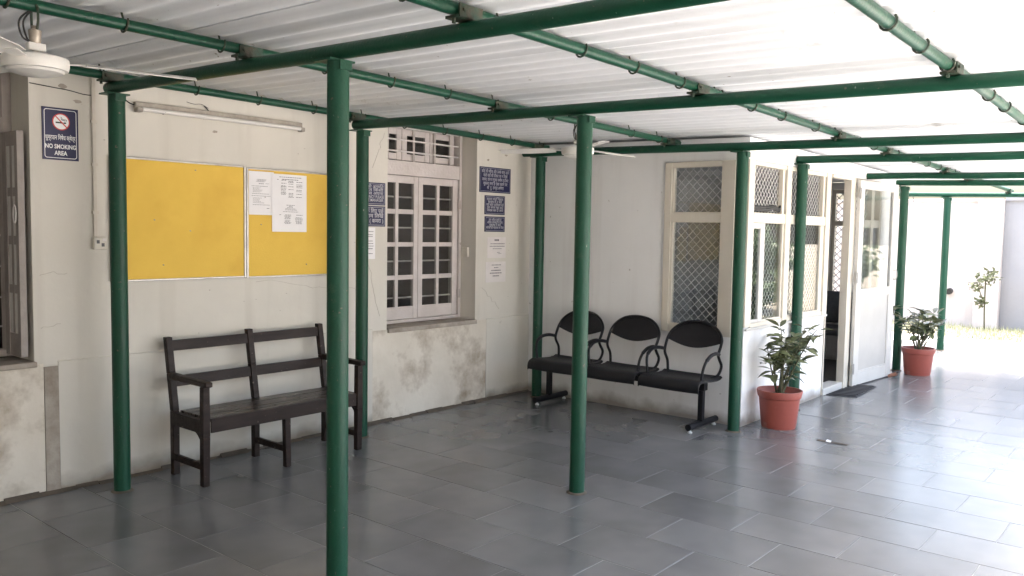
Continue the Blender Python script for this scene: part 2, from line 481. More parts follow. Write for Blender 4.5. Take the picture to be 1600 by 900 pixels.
# ------------------------------------------------------------------ ground and floor
g = MB().box(-120, 160, -140, 120, -0.4, -0.06).build('ground', M['earth']); structure(g)
yd = MB().box(-7.0, 14.7, -22.0, -0.4, -0.2, -0.022)
yard = yd.build('yard_paving', M['yard']); structure(yard)
base = MB().box(-4.5, 13.6, -5.05, 0.0, -0.15, -0.0016).build('floor', M['grout']); structure(base)

def pix(P):
    d = Vector(P) - CAM
    z = d.dot(_f)
    if z < 0.2: return None
    return 800 + 1307.9 * d.dot(_r) / z, 450 - 1307.9 * d.dot(_u) / z

TW, TL = 0.389, 0.548
slab_me = []
for variant in range(4):
    b = bmesh.new()
    bmesh.ops.create_cube(b, size=1.0)
    for v in b.verts:
        v.co = Vector((v.co.x * (TW - 0.004), v.co.y * (TL - 0.004), v.co.z * 0.02 - 0.01))
    bmesh.ops.bevel(b, geom=[e for e in b.edges if all(abs(v.co.z) < 1e-4 for v in e.verts)], offset=0.0010, segments=1, affect='EDGES')
    me = bpy.data.meshes.new('floor_slab'); b.to_mesh(me); b.free()
    me.materials.append(M['slab'])
    slab_me.append(me)
cells = []
for k in range(-21, 27):
    x = 3.66 + TW * (k + 0.5)
    if x < -4.3 or x > 13.5: continue
    y = -2.93 + TL * 5.5 + (TL / 2 if k % 2 else 0)
    while y > -5.30:
        if -5.30 < y: cells.append((x, y))
        y -= TL
vis = []; hid = []
for (x, y) in cells:
    yb, yt = y - TL / 2, min(y + TL / 2, -0.004)
    if y > 0.2: continue
    inside = False
    for (qx, qy) in ((x, (yb + yt) / 2), (x - TW / 2, yb), (x + TW / 2, yb), (x - TW / 2, yt), (x + TW / 2, yt)):
        q = pix((qx, qy, 0))
        if q and -5 < q[0] < 1605 and -5 < q[1] < 905: inside = True
    full = y + TL / 2 < -0.004 and y - TL / 2 > -5.05
    (vis if inside else hid).append((x, y, full))
vis.sort(key=lambda c: (Vector((c[0], c[1], 0)) - CAM).length)
hid += vis[296:]; vis = vis[:296]
for i, (x, y, full) in enumerate(vis):
    if full:
        o = bpy.data.objects.new('floor_slab', slab_me[i % 4])
        o.location = (x, y, random.uniform(-0.0006, 0.0006))
    else:
        yb, yt = max(y - TL / 2 + 0.003, -5.05), min(y + TL / 2 - 0.003, -0.004)
        if yt - yb < 0.01: continue
        me = MB().box(-TW / 2 + 0.003, TW / 2 - 0.003, yb - (yb + yt) / 2, yt - (yb + yt) / 2, -0.02, 0.0).mesh('floor_slab')
        me.materials.append(M['slab'])
        o = bpy.data.objects.new('floor_slab', me)
        o.location = (x, (yb + yt) / 2, 0)
    o.rotation_euler = (random.gauss(0, 0.0007), random.gauss(0, 0.0007), random.gauss(0, 0.0008))
    COL.objects.link(o)
    o.parent = base
hm = MB()
for (x, y, full) in hid:
    yb, yt = max(y - TL / 2 + 0.003, -5.05), min(y + TL / 2 - 0.003, -0.004)
    if yt - yb > 0.02: hm.box(x - TW / 2 + 0.003, x + TW / 2 - 0.003, yb, yt, -0.02, 0.0)
stuff(hm.build('floor_slabs_beyond', M['slab'], base))

# ------------------------------------------------------------------ main building
bld = thing('main_building', (0, 0, 0), 'long cream plastered building wall with two recessed windows behind the bench', 'building')
OX0, OX1, OZ0 = 4.50, 5.55, 0.745         # recess of the right window
LX0, LX1, LZ0 = 0.55, 1.87, 0.775         # recess of the left window
TOPZ, TH = 4.2, 0.34
OTOP = 2.405
m = MB()
for (a, b) in ((-4.5, LX0), (LX1, OX0), (OX1, 10.5)):
    m.box(a, b, 0, TH, -0.05, TOPZ)
for (a, b, z0) in ((LX0, LX1, LZ0), (OX0, OX1, OZ0)):
    m.box(a, b, 0.0, TH, -0.05, z0 - 0.03)
    m.box(a, b, 0.0, TH, OTOP, TOPZ)
m.build('wall', M['wall'], bld)
# lower part of the wall stands a little proud with a rough shadow line on top
def dado(a, b, z, t=0.012):
    m = MB()
    n = max(2, int((b - a) / 0.12))
    for i in range(n):
        x0, x1 = a + (b - a) * i / n, a + (b - a) * (i + 1) / n
        za, zb = z + random.uniform(-0.004, 0.004), z + random.uniform(-0.004, 0.004)
        m.hexa([(x0, -t, -0.02), (x1, -t, -0.02), (x1, 0.001, -0.02), (x0, 0.001, -0.02)],
               [(x0, -t + 0.004, z), (x1, -t + 0.004, z), (x1, 0.001, z + 0.008), (x0, 0.001, z + 0.008)])
    m.build('dado', M['wall'], bld)
dado(1.995, 4.345, 0.757)
dado(5.70, 6.318, 0.745)
MB().box(4.347, 5.698, -0.008, 0.001, -0.02, 0.742).build('stained_plaster', M['stain'], bld)
MB().box(-1.2, 1.915, -0.008, 0.001, -0.02, 0.755).build('stained_plaster', M['stain'], bld)
MB().box(1.917, 1.993, -0.014, 0.001, -0.02, 0.735).build('plaster_strip', M['sill'], bld)
# wavy mortar ledge where wall meets floor
m = MB()
x = -4.4
while x < 6.3:
    w = random.uniform(0.10, 0.22); h0 = random.uniform(0.010, 0.026); d0 = random.uniform(0.015, 0.045)
    m.hexa([(x, -0.012 - d0, 0.0005), (x + w, -0.012 - d0 * random.uniform(0.8, 1.2), 0.0005), (x + w, -0.005, 0.0005), (x, -0.005, 0.0005)],
           [(x, -0.016, h0), (x + w, -0.016, h0 * random.uniform(0.7, 1.2)), (x + w, -0.005, h0), (x, -0.005, h0)])
    x += w
m.build('dirty_mortar_fillet', M['dirtline'], bld)
# cut plaster line high on the left pier, chipped patches
for (cx, cz, r) in ((2.13, 2.255, 0.022), (2.05, 2.33, 0.03), (5.70, 2.19, 0.018), (5.95, 2.25, 0.02), (3.0, 2.17, 0.02), (2.95, 1.13, 0.006), (3.3, 1.05, 0.005), (3.55, 1.08, 0.005), (2.28, 2.05, 0.006)) + tuple((random.uniform(1.9, 4.4), random.uniform(0.8, 2.3), random.uniform(0.003, 0.007)) for _ in range(14)) + tuple((random.uniform(5.6, 6.25), random.uniform(0.8, 2.2), random.uniform(0.003, 0.007)) for _ in range(6)):
    q = MB()
    n = 9
    ring = [(cx + math.cos(2 * PI * k / n) * r * random.uniform(0.6, 1.3), cz + math.sin(2 * PI * k / n) * r * 0.45 * random.uniform(0.6, 1.3)) for k in range(n)]
    q.prism(ring, 'y', -0.0015, 0.001)
    q.build('plaster_chip', M['sill'], bld)
MB().tube(smooth_path([(1.875, -0.004, 2.325), (1.98, -0.006, 2.318), (2.08, -0.005, 2.312), (2.16, -0.007, 2.300), (2.21, -0.006, 2.300)]), 0.0028, 5).build('plaster_crack_line', M['cable'], bld)

# hairline cracks in the plaster
def crack(x, z, dx, dz, n):
    pts = []
    for i in range(n):
        pts.append((x + dx * i / (n - 1) + random.gauss(0, 0.008), -0.0006, z + dz * i / (n - 1) + random.gauss(0, 0.008)))
    MB().tube(pts, 0.0011, 4).build('plaster_crack', M['sill'], bld)
crack(2.42, 2.30, 0.5, -0.05, 12); crack(4.46, 2.3, -0.12, -0.28, 9); crack(4.30, 1.28, 0.12, -0.42, 12); crack(5.62, 1.05, 0.25, -0.20, 10); crack(1.90, 1.25, 0.16, 0.02, 7)
crack(3.3, 1.18, 0.9, -0.10, 16); crack(1.90, 0.96, 0.11, 0.01, 6)

# right window -------------------------------------------------------------
win = bpy.data.objects.new('window', None); COL.objects.link(win); win.parent = bld; ORG[win.name] = Vector()
win['label'] = 'two-leaf casement of sixteen small panes, peeling pinkish white paint, with barred fanlight'
WY = 0.20
m = MB()
fx0, fx1 = OX0, OX1
m.box(fx0, fx0 + 0.035, WY - 0.02, WY + 0.07, 0.757, OTOP)
m.box(fx1 - 0.03, fx1, WY - 0.02, WY + 0.07, 0.757, OTOP)
m.box(fx0 + 0.035, fx1 - 0.03, WY - 0.018, WY + 0.068, 2.005, 2.125)
m.box(fx0 + 0.035, fx1 - 0.03, WY - 0.018, WY + 0.068, 0.757, 0.785)
m.build('frame', M['frame_pink'], win, bevel=0.003)
MB().box(fx0, fx1, -0.03, WY + 0.02, 0.716, 0.752).build('sill', M['sill'], win, bevel=0.004)
rows = [(0.893, 1.124), (1.162, 1.405), (1.442, 1.681), (1.721, 1.941)]
for (lx0, lx1, cols) in ((fx0 + 0.038, 5.026, [(4.600, 4.770), (4.805, 4.978)]), (5.030, fx1 - 0.033, [(5.084, 5.256), (5.290, 5.455)])):
    m = MB()
    ya, yb = WY, WY + 0.035
    xs = [lx0, cols[0][0], cols[0][1], cols[1][0], cols[1][1], lx1]
    m.box(xs[0], xs[1], ya, yb, 0.788, 2.001)
    m.box(xs[2], xs[3], ya + 0.004, yb - 0.004, 0.893, 1.941)
    m.box(xs[4], xs[5], ya, yb, 0.788, 2.001)
    zz = [0.788] + [z for r in rows for z in r] + [2.001]
    for i in range(0, len(zz), 2):
        if i in (0, len(zz) - 2):
            m.box(xs[1], xs[4], ya + 0.002, yb - 0.002, zz[i], zz[i + 1])
        else:
            for (ca, cb) in cols: m.box(ca, cb, ya + 0.006, yb - 0.006, zz[i], zz[i + 1])
    m.build('leaf_frame', M['frame_pink'], win, bevel=0.0025)
    for (ca, cb) in cols:
        for (ra, rb) in rows:
            t = random.uniform(-0.0015, 0.0015)
            MB().hexa([(ca - 0.003, ya + 0.017 + t, ra - 0.003), (cb + 0.003, ya + 0.017 - t, ra - 0.003), (cb + 0.003, ya + 0.020 - t, ra - 0.003), (ca - 0.003, ya + 0.020 + t, ra - 0.003)],
                      [(ca - 0.003, ya + 0.017 - t, rb + 0.003), (cb + 0.003, ya + 0.017 + t, rb + 0.003), (cb + 0.003, ya + 0.020 + t, rb + 0.003), (ca - 0.003, ya + 0.020 - t, rb + 0.003)]).build('pane', M['glass_old'], win)
for z in (0.969, 1.005 + 0.276, 1.565, 1.824):
    MB().tube([(fx0 + 0.02, WY + 0.030, z), (fx1 - 0.02, WY + 0.030, z)], 0.0075, 8).build('iron_bar', M['bars'], win, True)
# fanlight: three small sashes behind bars
for (a, b) in ((4.555, 4.862), (4.868, 5.192), (5.198, 5.500)):
    m = MB(); y0 = WY + 0.035; y1 = WY + 0.06
    m.box(a, a + 0.055, y0, y1, 2.135, OTOP - 0.01); m.box(b - 0.055, b, y0, y1, 2.135, OTOP - 0.01)
    m.box(a + 0.055, b - 0.055, y0 + 0.002, y1 - 0.002, 2.135, 2.19); m.box(a + 0.055, b - 0.055, y0 + 0.002, y1 - 0.002, OTOP - 0.06, OTOP - 0.01)
    m.box(a + 0.055, b - 0.055, y0 + 0.004, y1 - 0.004, 2.345, 2.365)
    m.build('fanlight_sash', M['frame_pink'], win, bevel=0.002)
    MB().box(a + 0.053, b - 0.053, y0 + 0.011, y0 + 0.014, 2.188, OTOP - 0.058).build('pane', M['glass_old'], win)
for z in (2.205, 2.30, 2.40, 2.50):
    MB().tube([(fx0 + 0.03, WY + 0.005, z), (fx1 - 0.025, WY + 0.005, z)], 0.0075, 8).build('iron_bar', M['bars'], win, True)
for x in (4.69, 4.985, 5.235, 5.43):
    MB().box(x - 0.011, x + 0.011, WY + 0.013, WY + 0.019, 2.127, OTOP).build('iron_bar', M['frame_grey'], win)
for z in (0.98, 1.78):
    MB().box(fx1 - 0.045, fx1 - 0.012, WY - 0.024, WY - 0.019, z - 0.04, z + 0.04).build('hinge', M['frame_grey'], win)
# small chipped block on the right reveal
MB().box(fx1 - 0.022, fx1 + 0.01, 0.085, 0.155, 1.315, 1.40).build('reveal_block', M['plastic'], win, bevel=0.004)
# dim room behind
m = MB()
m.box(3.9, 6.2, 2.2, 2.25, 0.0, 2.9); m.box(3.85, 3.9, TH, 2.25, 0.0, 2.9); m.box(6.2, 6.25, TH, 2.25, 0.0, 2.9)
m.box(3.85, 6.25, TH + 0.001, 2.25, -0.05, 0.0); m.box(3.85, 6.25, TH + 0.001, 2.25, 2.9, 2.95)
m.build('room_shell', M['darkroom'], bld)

# left window ----------------------------------------------------------------
win2 = bpy.data.objects.new('window', None); COL.objects.link(win2); win2.parent = bld; ORG[win2.name] = Vector()
win2['label'] = 'grey painted window at the photo edge with its leaf folded open into the recess'
LY = 0.27
m = MB()
m.box(LX0, LX0 + 0.06, LY - 0.03, LY + 0.06, 0.78, OTOP); m.box(LX1 - 0.05, LX1, LY - 0.02, LY + 0.06, 0.78, OTOP)
m.box(LX0 + 0.06, LX1 - 0.05, LY - 0.018, LY + 0.058, 2.06, 2.15); m.box(LX0 + 0.06, LX1 - 0.05, LY - 0.018, LY + 0.058, 0.78, 0.82)
m.box(1.19, 1.25, LY - 0.014, LY + 0.054, 2.151, OTOP)
m.build('frame', M['frame_grey'], win2, bevel=0.003)
MB().box(LX0, LX1 + 0.004, -0.035, LY + 0.05, 0.742, 0.772).build('sill', M['sill'], win2, bevel=0.004)
m = MB()                                            # the open leaf, folded against the reveal
xa, xb = LX1 - 0.062, LX1 - 0.026
ys = [0.012, 0.052, 0.098, 0.128, 0.174, 0.232]
m.box(xa, xb, ys[0], ys[1], 0.80, 2.06); m.box(xa + 0.003, xb - 0.003, ys[2], ys[3], 0.93, 1.98); m.box(xa, xb, ys[4], ys[5], 0.80, 2.06)
lz = [0.80, 0.93, 1.155, 1.205, 1.43, 1.48, 1.70, 1.75, 1.98, 2.06]
for i in range(0, 10, 2):
    if i in (0, 8): m.box(xa + 0.002, xb - 0.002, ys[1], ys[4], lz[i], lz[i + 1])
    else:
        m.box(xa + 0.004, xb - 0.004, ys[1], ys[2], lz[i], lz[i + 1]); m.box(xa + 0.004, xb - 0.004, ys[3], ys[4], lz[i], lz[i + 1])
m.build('leaf_frame', M['leaf_grey'], win2, bevel=0.002)
for i in range(1, 9, 2):
    for (a, b) in ((ys[1], ys[2]), (ys[3], ys[4])):
        MB().box(xa + 0.0055, xa + 0.0085, a - 0.003, b + 0.003, lz[i] - 0.003, lz[i + 1] + 0.003).build('pane', M['glass_highlight'], win2)
for z in (0.95, 1.12, 1.30, 1.48, 1.66, 1.84, 2.0):
    MB().tube([(LX0 + 0.02, LY + 0.05, z), (LX1 - 0.02, LY + 0.05, z)], 0.006, 8).build('iron_bar', M['bars'], win2, True)
MB().box(LX0 + 0.05, 1.19, LY + 0.02, LY + 0.024, 2.15, OTOP).build('pane', M['glass_old'], win2)
MB().box(1.25, LX1 - 0.05, LY + 0.02, LY + 0.024, 2.15, OTOP).build('pane', M['glass_old'], win2)
MB().tube([(xa - 0.012 + 0.012 * math.cos(t) * 0, 0.03 + 0.022 * math.cos(t), 1.60 + 0.05 * math.sin(t)) for t in [2 * PI * k / 14 for k in range(15)]], 0.003, 6).build('ring_pull', M['bars'], win2, True)
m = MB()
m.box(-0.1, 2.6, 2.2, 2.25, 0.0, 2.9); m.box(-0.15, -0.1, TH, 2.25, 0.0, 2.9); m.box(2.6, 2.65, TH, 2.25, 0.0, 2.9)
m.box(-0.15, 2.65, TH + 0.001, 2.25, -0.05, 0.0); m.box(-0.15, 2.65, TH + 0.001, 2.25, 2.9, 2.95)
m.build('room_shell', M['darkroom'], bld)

# ------------------------------------------------------------------ canopy
def bz(x, y):            # height of the beam axis: the whole roof falls a little away from the wall and to the right
    return 2.335 - 0.013 * (x - 2.24) + 0.022 * y
can = thing('canopy', (0, 0, 0), 'green steel pipe canopy with posts, beams and a white corrugated roof', 'canopy')
BEAMS = [(-3.6, -0.15), (-1.6, -0.15), (0.35, -0.15), (2.24, -0.15), (4.02, -0.18), (6.15, -0.05), (7.30, -2.22), (9.25, -2.20), (10.33, -2.16), (12.66, -1.62)]
PURL = [-0.20, -1.58, -2.96, -4.16]
YE = -4.50
PR, BR, UR = 0.046, 0.033, 0.024
for i, (x, y0) in enumerate(BEAMS):
    pts = [(x + random.uniform(-0.004, 0.004), y, bz(x, y) + random.uniform(-0.004, 0.003)) for y in [y0 + ((YE if x < 6.5 else -4.22) - y0) * k / 4 for k in range(5)]]
    b = MB().tube(pts, BR, 20).build('beam', M['green'], can, True)
    for py in PURL:
        if py < y0 + 0.08:
            z = bz(x, py)
            m = MB().box(x - 0.075, x + 0.065, py - 0.030, py + 0.030, z + BR - 0.004, z + BR + 0.006)
            m.box(x - 0.07, x + 0.05, py - 0.037, py - 0.031, z + BR - 0.002, z + BR + 0.045)
            m.tube([(x - 0.05, py - 0.045, z + BR + 0.025), (x - 0.05, py + 0.03, z + BR + 0.025)], 0.008, 6)
            m.tube([(x - 0.062, py, z + BR - 0.02), (x - 0.062, py, z + BR + 0.02)], 0.008, 6)
            m.build('cleat', M['rust'], b)
def post(x, y, top):
    p = MB().tube([(x, y, 0.0), (x, y, top - 0.012)], PR, 24).build('post', M['green'], can, True)
    m = MB().box(x - 0.065, x + 0.065, y - 0.03, y + 0.075, top - 0.012, top - 0.004)
    m.box(x - 0.03, x + 0.03, y - 0.052, y - 0.0465, top - 0.05, top - 0.012)
    m.tube([(x + 0.045, y + 0.06, top - 0.028), (x + 0.045, y + 0.06, top + 0.01)], 0.008, 6)
    m.build('cap_plate', M['green'], p)
    MB().lathe((x, y, 0), [(PR + 0.016, 0.0005), (PR + 0.012, 0.006), (PR + 0.001, 0.010)], 18).build('base_collar', M['dirtline'], p, True)
for (x, y) in ((2.235, -0.26), (4.02, -0.265), (6.15, -0.25), (2.24, -2.235), (4.025, -2.235), (6.15, -2.235), (7.295, -2.27), (10.35, -2.30), (12.66, -2.24),
               (0.35, -0.26), (-1.6, -0.26),
               (-1.6, -4.45), (10.33, -4.17), (12.66, -4.17)):
    post(x, y, bz(x, y) - BR)
for y in PURL:
    segs = []
    x = -3.9
    pts = []
    while x < 12.95:
        pts.append((x, y + random.uniform(-0.004, 0.004), bz(x, y) + BR + UR + 0.008 + random.uniform(-0.003, 0.003)))
        x += 1.2
    if y > -2: pts = [p for p in pts if p[0] < 10.0]
    pu = MB().tube(pts, UR, 16).build('purlin', M['green'], can, True)
    x = pts[0][0] + 0.2
    while x < min(pts[-1][0], 10.5):
        z = bz(x, y) + BR + UR + 0.008
        ring = [(x + 0.006 * math.sin(t), y + (UR + 0.005) * math.cos(t), z + (UR + 0.007) * math.sin(t)) for t in [PI * 0.75 + k * PI * 1.5 / 10 for k in range(11)]]
        ring.append((x, y + UR + 0.004, z + 0.06))
        MB().tube(ring, 0.0045, 6).build('hook_bolt', M['rust'], pu, True)
        x += random.choice((0.42, 0.44, 0.58, 0.44))
# corrugated sheets in two courses
PITCH, AMP, SW = 0.146, 0.0115, 7.4
def sheet(x0, ya, yb, dz, jit):
    m = MB()
    n = int(SW * 8)
    T = 0.006
    ring_t = []; ring_b = []
    for i in range(n + 1):
        u = i / 8.0
        x = x0 + u * PITCH
        c = math.cos(2 * PI * u)
        c = math.tanh(2.6 * c) / math.tanh(2.6)
        ring_t.append((x, AMP * c + T)); ring_b.append((x, AMP * c))
    for (r, flip) in ((ring_t, False), (ring_b, True)):
        o = len(m.v)
        for (x, h) in r:
            for k in range(4):
                y = ya + (yb - ya) * k / 3
                m.v.append(Vector((x + jit * (y - ya), y, bz(x, y) + BR + 2 * UR + 0.014 + AMP + dz + h + random.uniform(-0.0006, 0.0006))))
        for i in range(n):
            for k in range(3):
                a = o + i * 4 + k
                m.f.append((a, a + 4, a + 5, a + 1) if not flip else (a, a + 1, a + 5, a + 4))
    nn = (n + 1) * 4
    for i in range(n):
        for k in (0, 3):
            m.f.append((i * 4 + k, (i + 1) * 4 + k, nn + (i + 1) * 4 + k, nn + i * 4 + k))
    for i in (0, n):
        for k in range(3):
            m.f.append((i * 4 + k, i * 4 + k + 1, nn + i * 4 + k + 1, nn + i * 4 + k))
    return m.build('roof_sheet', M['roof'], can, True)
i = 0
x = -4.1
while x < 10.4:
    sheet(x, 0.035, -3.12, 0.016 + 0.007 * (i % 2), random.uniform(-0.002, 0.002))
    sheet(x + 0.0, -2.88, -4.75 if x < 6.0 else -4.45, 0.0 + 0.007 * (i % 2), random.uniform(-0.002, 0.002))
    x += 7 * PITCH
    i += 1


# unseen roof, beams and posts added round the camera to darken the left
x = -4.1; i = 0
while x < 1.2:
    sheet(x, -4.40, -8.6, -0.012 + 0.007 * (i % 2), random.uniform(-0.002, 0.002))
    x += 7 * PITCH
    i += 1
for x in (-3.6, -1.6, 0.35, 2.0):
    MB().tube([(x, -4.60, bz(x, -4.6) - 0.068), (x, -8.5, bz(x, -8.5) - 0.068)], BR, 20).build('beam', M['green'], can, True)
for (x, y) in ((-1.6, -8.3), (2.0, -8.3), (2.0, -6.4)):
    post(x, y, bz(x, y) - BR - 0.068)
blocker = thing('side_blocker', (-4.6, -4, 0), 'unseen cream wall added as a side wing closing the covered way behind the camera', 'wall')  # unseen walls added to block light from the left and behind
MB().box(-4.85, -4.5, -9.5, -0.001, -0.1, 4.2).build('wall', M['wall'], blocker)
MB().box(-4.49, 1.6, -9.5, -9.2, -0.1, 4.2).build('wall', M['wall'], blocker)

# ------------------------------------------------------------------ cabin
cab = thing('cabin', (0, 0, 0), 'white site cabin with cream framed mesh windows and an open glazed door', 'cabin')
CX, CY, CE, CT = 6.32, -2.215, 10.42, 0.09
def ct(x, y=CY): return bz(x, y) + BR + 2 * UR + 0.010
# openings on the x wall (wall behind the steel chairs) and on the front
wy0, wy1 = -1.555, -2.055               # clear opening of side window
m = MB()
m.box(CX, CX + CT, -0.0, wy0 + 0.08, -0.04, 2.149)
m.box(CX, CX + CT, wy1 - 0.06, CY, -0.04, 2.149)
m.prism([(-0.0, 2.149), (CY, 2.149), (CY, ct(CX)), (-0.0, ct(CX, 0.0))], 'x', CX, CX + CT)
m.box(CX, CX + CT, wy0 + 0.08, wy1 - 0.06, -0.04, 0.72)
# front wall
F0, F1 = 6.41, 8.10
m.box(CX + CT, F1 + 0.02, CY + 0.0, CY + CT, -0.04, 0.80)
m.prism([(CX + CT, 2.155), (CE, 2.155), (CE, ct(CE)), (CX + CT, ct(CX))], 'y', CY, CY + CT)
m.box(8.815, 8.90, CY, CY + CT, -0.04, 2.155)
m.box(9.80, CE, CY, CY + CT, -0.04, 2.155)
m.box(8.90, 9.80, CY, CY + CT, -0.04, 0.80)
# end wall with an opening to the sunny side
m.box(CE - CT, CE, CY + CT, -2.0, -0.04, 2.2); m.box(CE - CT, CE, -1.48, 0.0, -0.04, 2.2)
m.box(CE - CT, CE, -2.0, -1.48, -0.04, 0.80); m.box(CE - CT, CE, -2.0, -1.48, 2.12, 2.2)
m.build('wall', M['cabin'], cab)
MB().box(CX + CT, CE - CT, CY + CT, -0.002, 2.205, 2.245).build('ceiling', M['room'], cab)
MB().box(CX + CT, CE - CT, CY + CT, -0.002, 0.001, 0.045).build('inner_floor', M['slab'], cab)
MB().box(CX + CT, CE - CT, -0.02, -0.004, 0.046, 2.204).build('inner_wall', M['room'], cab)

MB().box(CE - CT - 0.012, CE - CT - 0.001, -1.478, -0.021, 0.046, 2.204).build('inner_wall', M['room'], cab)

def diamond(mb, a0, a1, z0, z1, plane, off, step=0.072, w=0.0055, t=0.003):
    """expanded-metal net in an upright panel. plane 'x': panel spans y a0..a1 at x=off; plane 'y': spans x"""
    H = z1 - z0; Wd = a1 - a0
    def P(a, z, d): return (off + d, a, z) if plane == 'x' else (a, off + d, z)
    k = -int(H / step) - 1
    while k * step < Wd + H:
        for sgn in (1, -1):
            # line a = k*step + (z or H-z), clipped to the panel
            s0 = max(0.0, -k * step); s1 = min(H, Wd - k * step)
            if s1 - s0 < 0.01: continue
            pa, pb = k * step + s0, k * step + s1
            za, zb = (z0 + s0, z0 + s1) if sgn > 0 else (z1 - s0, z1 - s1)
            d = 0.0 if sgn > 0 else t * 0.9
            h = w * 0.7
            vs = [P(a0 + pa - h, za, d), P(a0 + pa + h, za, d), P(a0 + pb + h, zb, d), P(a0 + pb - h, zb, d)]
            vs += [P(a0 + pa - h, za, d + t), P(a0 + pa + h, za, d + t), P(a0 + pb + h, zb, d + t), P(a0 + pb - h, zb, d + t)]
            mb.add(vs, [(0, 1, 2, 3), (7, 6, 5, 4), (0, 4, 5, 1), (1, 5, 6, 2), (2, 6, 7, 3), (3, 7, 4, 0)])
        k += 1

def empty_part(name, parent, label=None):
    e = bpy.data.objects.new(name, None); COL.objects.link(e); e.parent = parent; ORG[e.name] = Vector()
    if label: e['label'] = label
    return e
# side window behind the chairs
w = empty_part('window', cab, 'cream framed two-light window with wire mesh, above the right chair')
fx = CX - 0.025
m = MB()
m.box(fx, CX + 0.07, wy0 + 0.078, wy0 + 0.016, 0.722, 2.148); m.box(fx, CX + 0.07, wy1 + 0.06, wy1 - 0.058, 0.722, 2.148)
for (z0, z1) in ((0.722, 0.785), (1.648, 1.722), (2.104, 2.148)): m.box(fx + 0.002, CX + 0.068, wy0 + 0.016, wy1 + 0.06, z0, z1)
m.build('frame', M['cream'], w, bevel=0.003)
for (z0, z1) in ((0.785, 1.648), (1.722, 2.104)):
    m = MB()
    m.box(fx + 0.012, CX + 0.02, wy0 + 0.016, wy0 + 0.0, z0, z1); m.box(fx + 0.014, CX + 0.018, wy0, wy1 + 0.06, z0, z0 + 0.012)
    m.build('glazing_bead', M['cream'], w)
    MB().box(CX + 0.012, CX + 0.016, wy0 + 0.014, wy1 + 0.062, z0 - 0.004, z1 + 0.004).build('pane', M['glass'], w)
    m = MB(); diamond(m, wy1 + 0.05, wy0 + 0.02, z0 - 0.004, z1 + 0.004, 'x', CX + 0.045)
    stuff(m.build('wire_mesh', M['mesh'], w))
# corner post of cabin
MB().box(CX - 0.012, CX + CT + 0.006, CY - 0.012, CY + 0.06, 0.81, 2.152).build('corner_post', M['cream'], cab, bevel=0.004)
# front windows
w = empty_part('window', cab, 'cream front window with a small sliding light, left of the cabin door')
y0, y1 = CY - 0.012, CY + 0.07
m = MB()
for (a, b) in ((7.06, 7.165), (8.03, 8.14)): m.box(a, b, y0 - 0.006, y1 + 0.004, 0.802, 2.152)
for (a, b) in ((CX + CT + 0.006, 7.06), (7.165, 8.03)):
    m.box(a, b, y0, y1, 0.802, 0.835); m.box(a, b, y0, y1, 1.652, 1.735); m.box(a, b, y0, y1, 2.112, 2.150)
m.build('frame', M['cream'], w, bevel=0.003)
m = MB(); m.box(CX - 0.005, 8.14, CY - 0.028, CY - 0.0125, 0.782, 0.8015); m.build('sill', M['doorwhite'], w, bevel=0.003)
for (a, b) in ((CX + CT + 0.006, 7.06), (7.165, 8.03)):
    m = MB(); diamond(m, a, b, 1.735, 2.112, 'y', CY + 0.03, 0.062); stuff(m.build('wire_mesh', M['mesh'], w))
    m = MB(); diamond(m, a, b, 0.835, 1.652, 'y', CY + 0.052, 0.062); stuff(m.build('wire_mesh', M['mesh'], w))
    MB().box(b - 0.075, b - 0.03, y0 + 0.004, CY + 0.028, 1.736, 2.111).build('mesh_batten', M['cream'], w, bevel=0.002)
m = MB()                                              # white sliding light in the near window
ya, yb = CY - 0.004, CY + 0.02
m.box(6.42, 6.44, ya, yb, 0.836, 1.650); m.box(6.575, 6.66, ya, yb, 0.836, 1.650)
m.box(6.44, 6.575, ya + 0.002, yb - 0.002, 0.836, 0.862); m.box(6.44, 6.575, ya + 0.002, yb - 0.002, 1.605, 1.650)
m.build('sliding_sash', M['doorwhite'], w, bevel=0.002)
MB().box(6.438, 6.577, CY + 0.006, CY + 0.010, 0.860, 1.607).build('pane', M['glass'], w)
m = MB(); m.box(6.661, 7.059, ya + 0.003, yb, 0.836, 0.852); m.box(7.03, 7.059, ya + 0.003, yb, 0.853, 1.650); m.build('glazing_bead', M['cream'], w)
MB().box(6.661, 7.031, CY + 0.010, CY + 0.014, 0.852, 1.650).build('pane', M['glass'], w)
m = MB(); m.box(7.94, 8.028, ya + 0.003, yb, 0.853, 1.650); m.box(7.167, 8.028, ya + 0.003, yb, 0.836, 0.852); m.build('glazing_bead', M['cream'], w)
MB().box(7.166, 7.942, CY + 0.010, CY + 0.014, 0.852, 1.650).build('pane', M['glass'], w)
# window behind the open door leaf
w = empty_part('window', cab, 'cream mesh window behind the open door leaf')
m = MB()
for (a, b) in ((8.902, 8.95), (9.46, 9.55), (9.75, 9.798)): m.box(a, b, CY + 0.003, CY + 0.08, 0.802, 2.153)
for (a, b) in ((8.95, 9.46), (9.55, 9.75)):
    for (z0, z1) in ((0.802, 0.84), (1.652, 1.735), (2.11, 2.151)): m.box(a, b, CY + 0.006, CY + 0.078, z0, z1)
m.build('frame', M['cream'], w, bevel=0.002)
for (a, b) in ((8.95, 9.46), (9.55, 9.75)):
    m = MB(); diamond(m, a, b, 0.84, 1.652, 'y', CY + 0.05, 0.062); stuff(m.build('wire_mesh', M['mesh'], w))
    m = MB(); diamond(m, a, b, 1.735, 2.11, 'y', CY + 0.05, 0.062); stuff(m.build('wire_mesh', M['mesh'], w))
    MB().box(a - 0.002, b + 0.002, CY + 0.02, CY + 0.024, 0.838, 1.654).build('pane', M['glass'], w)
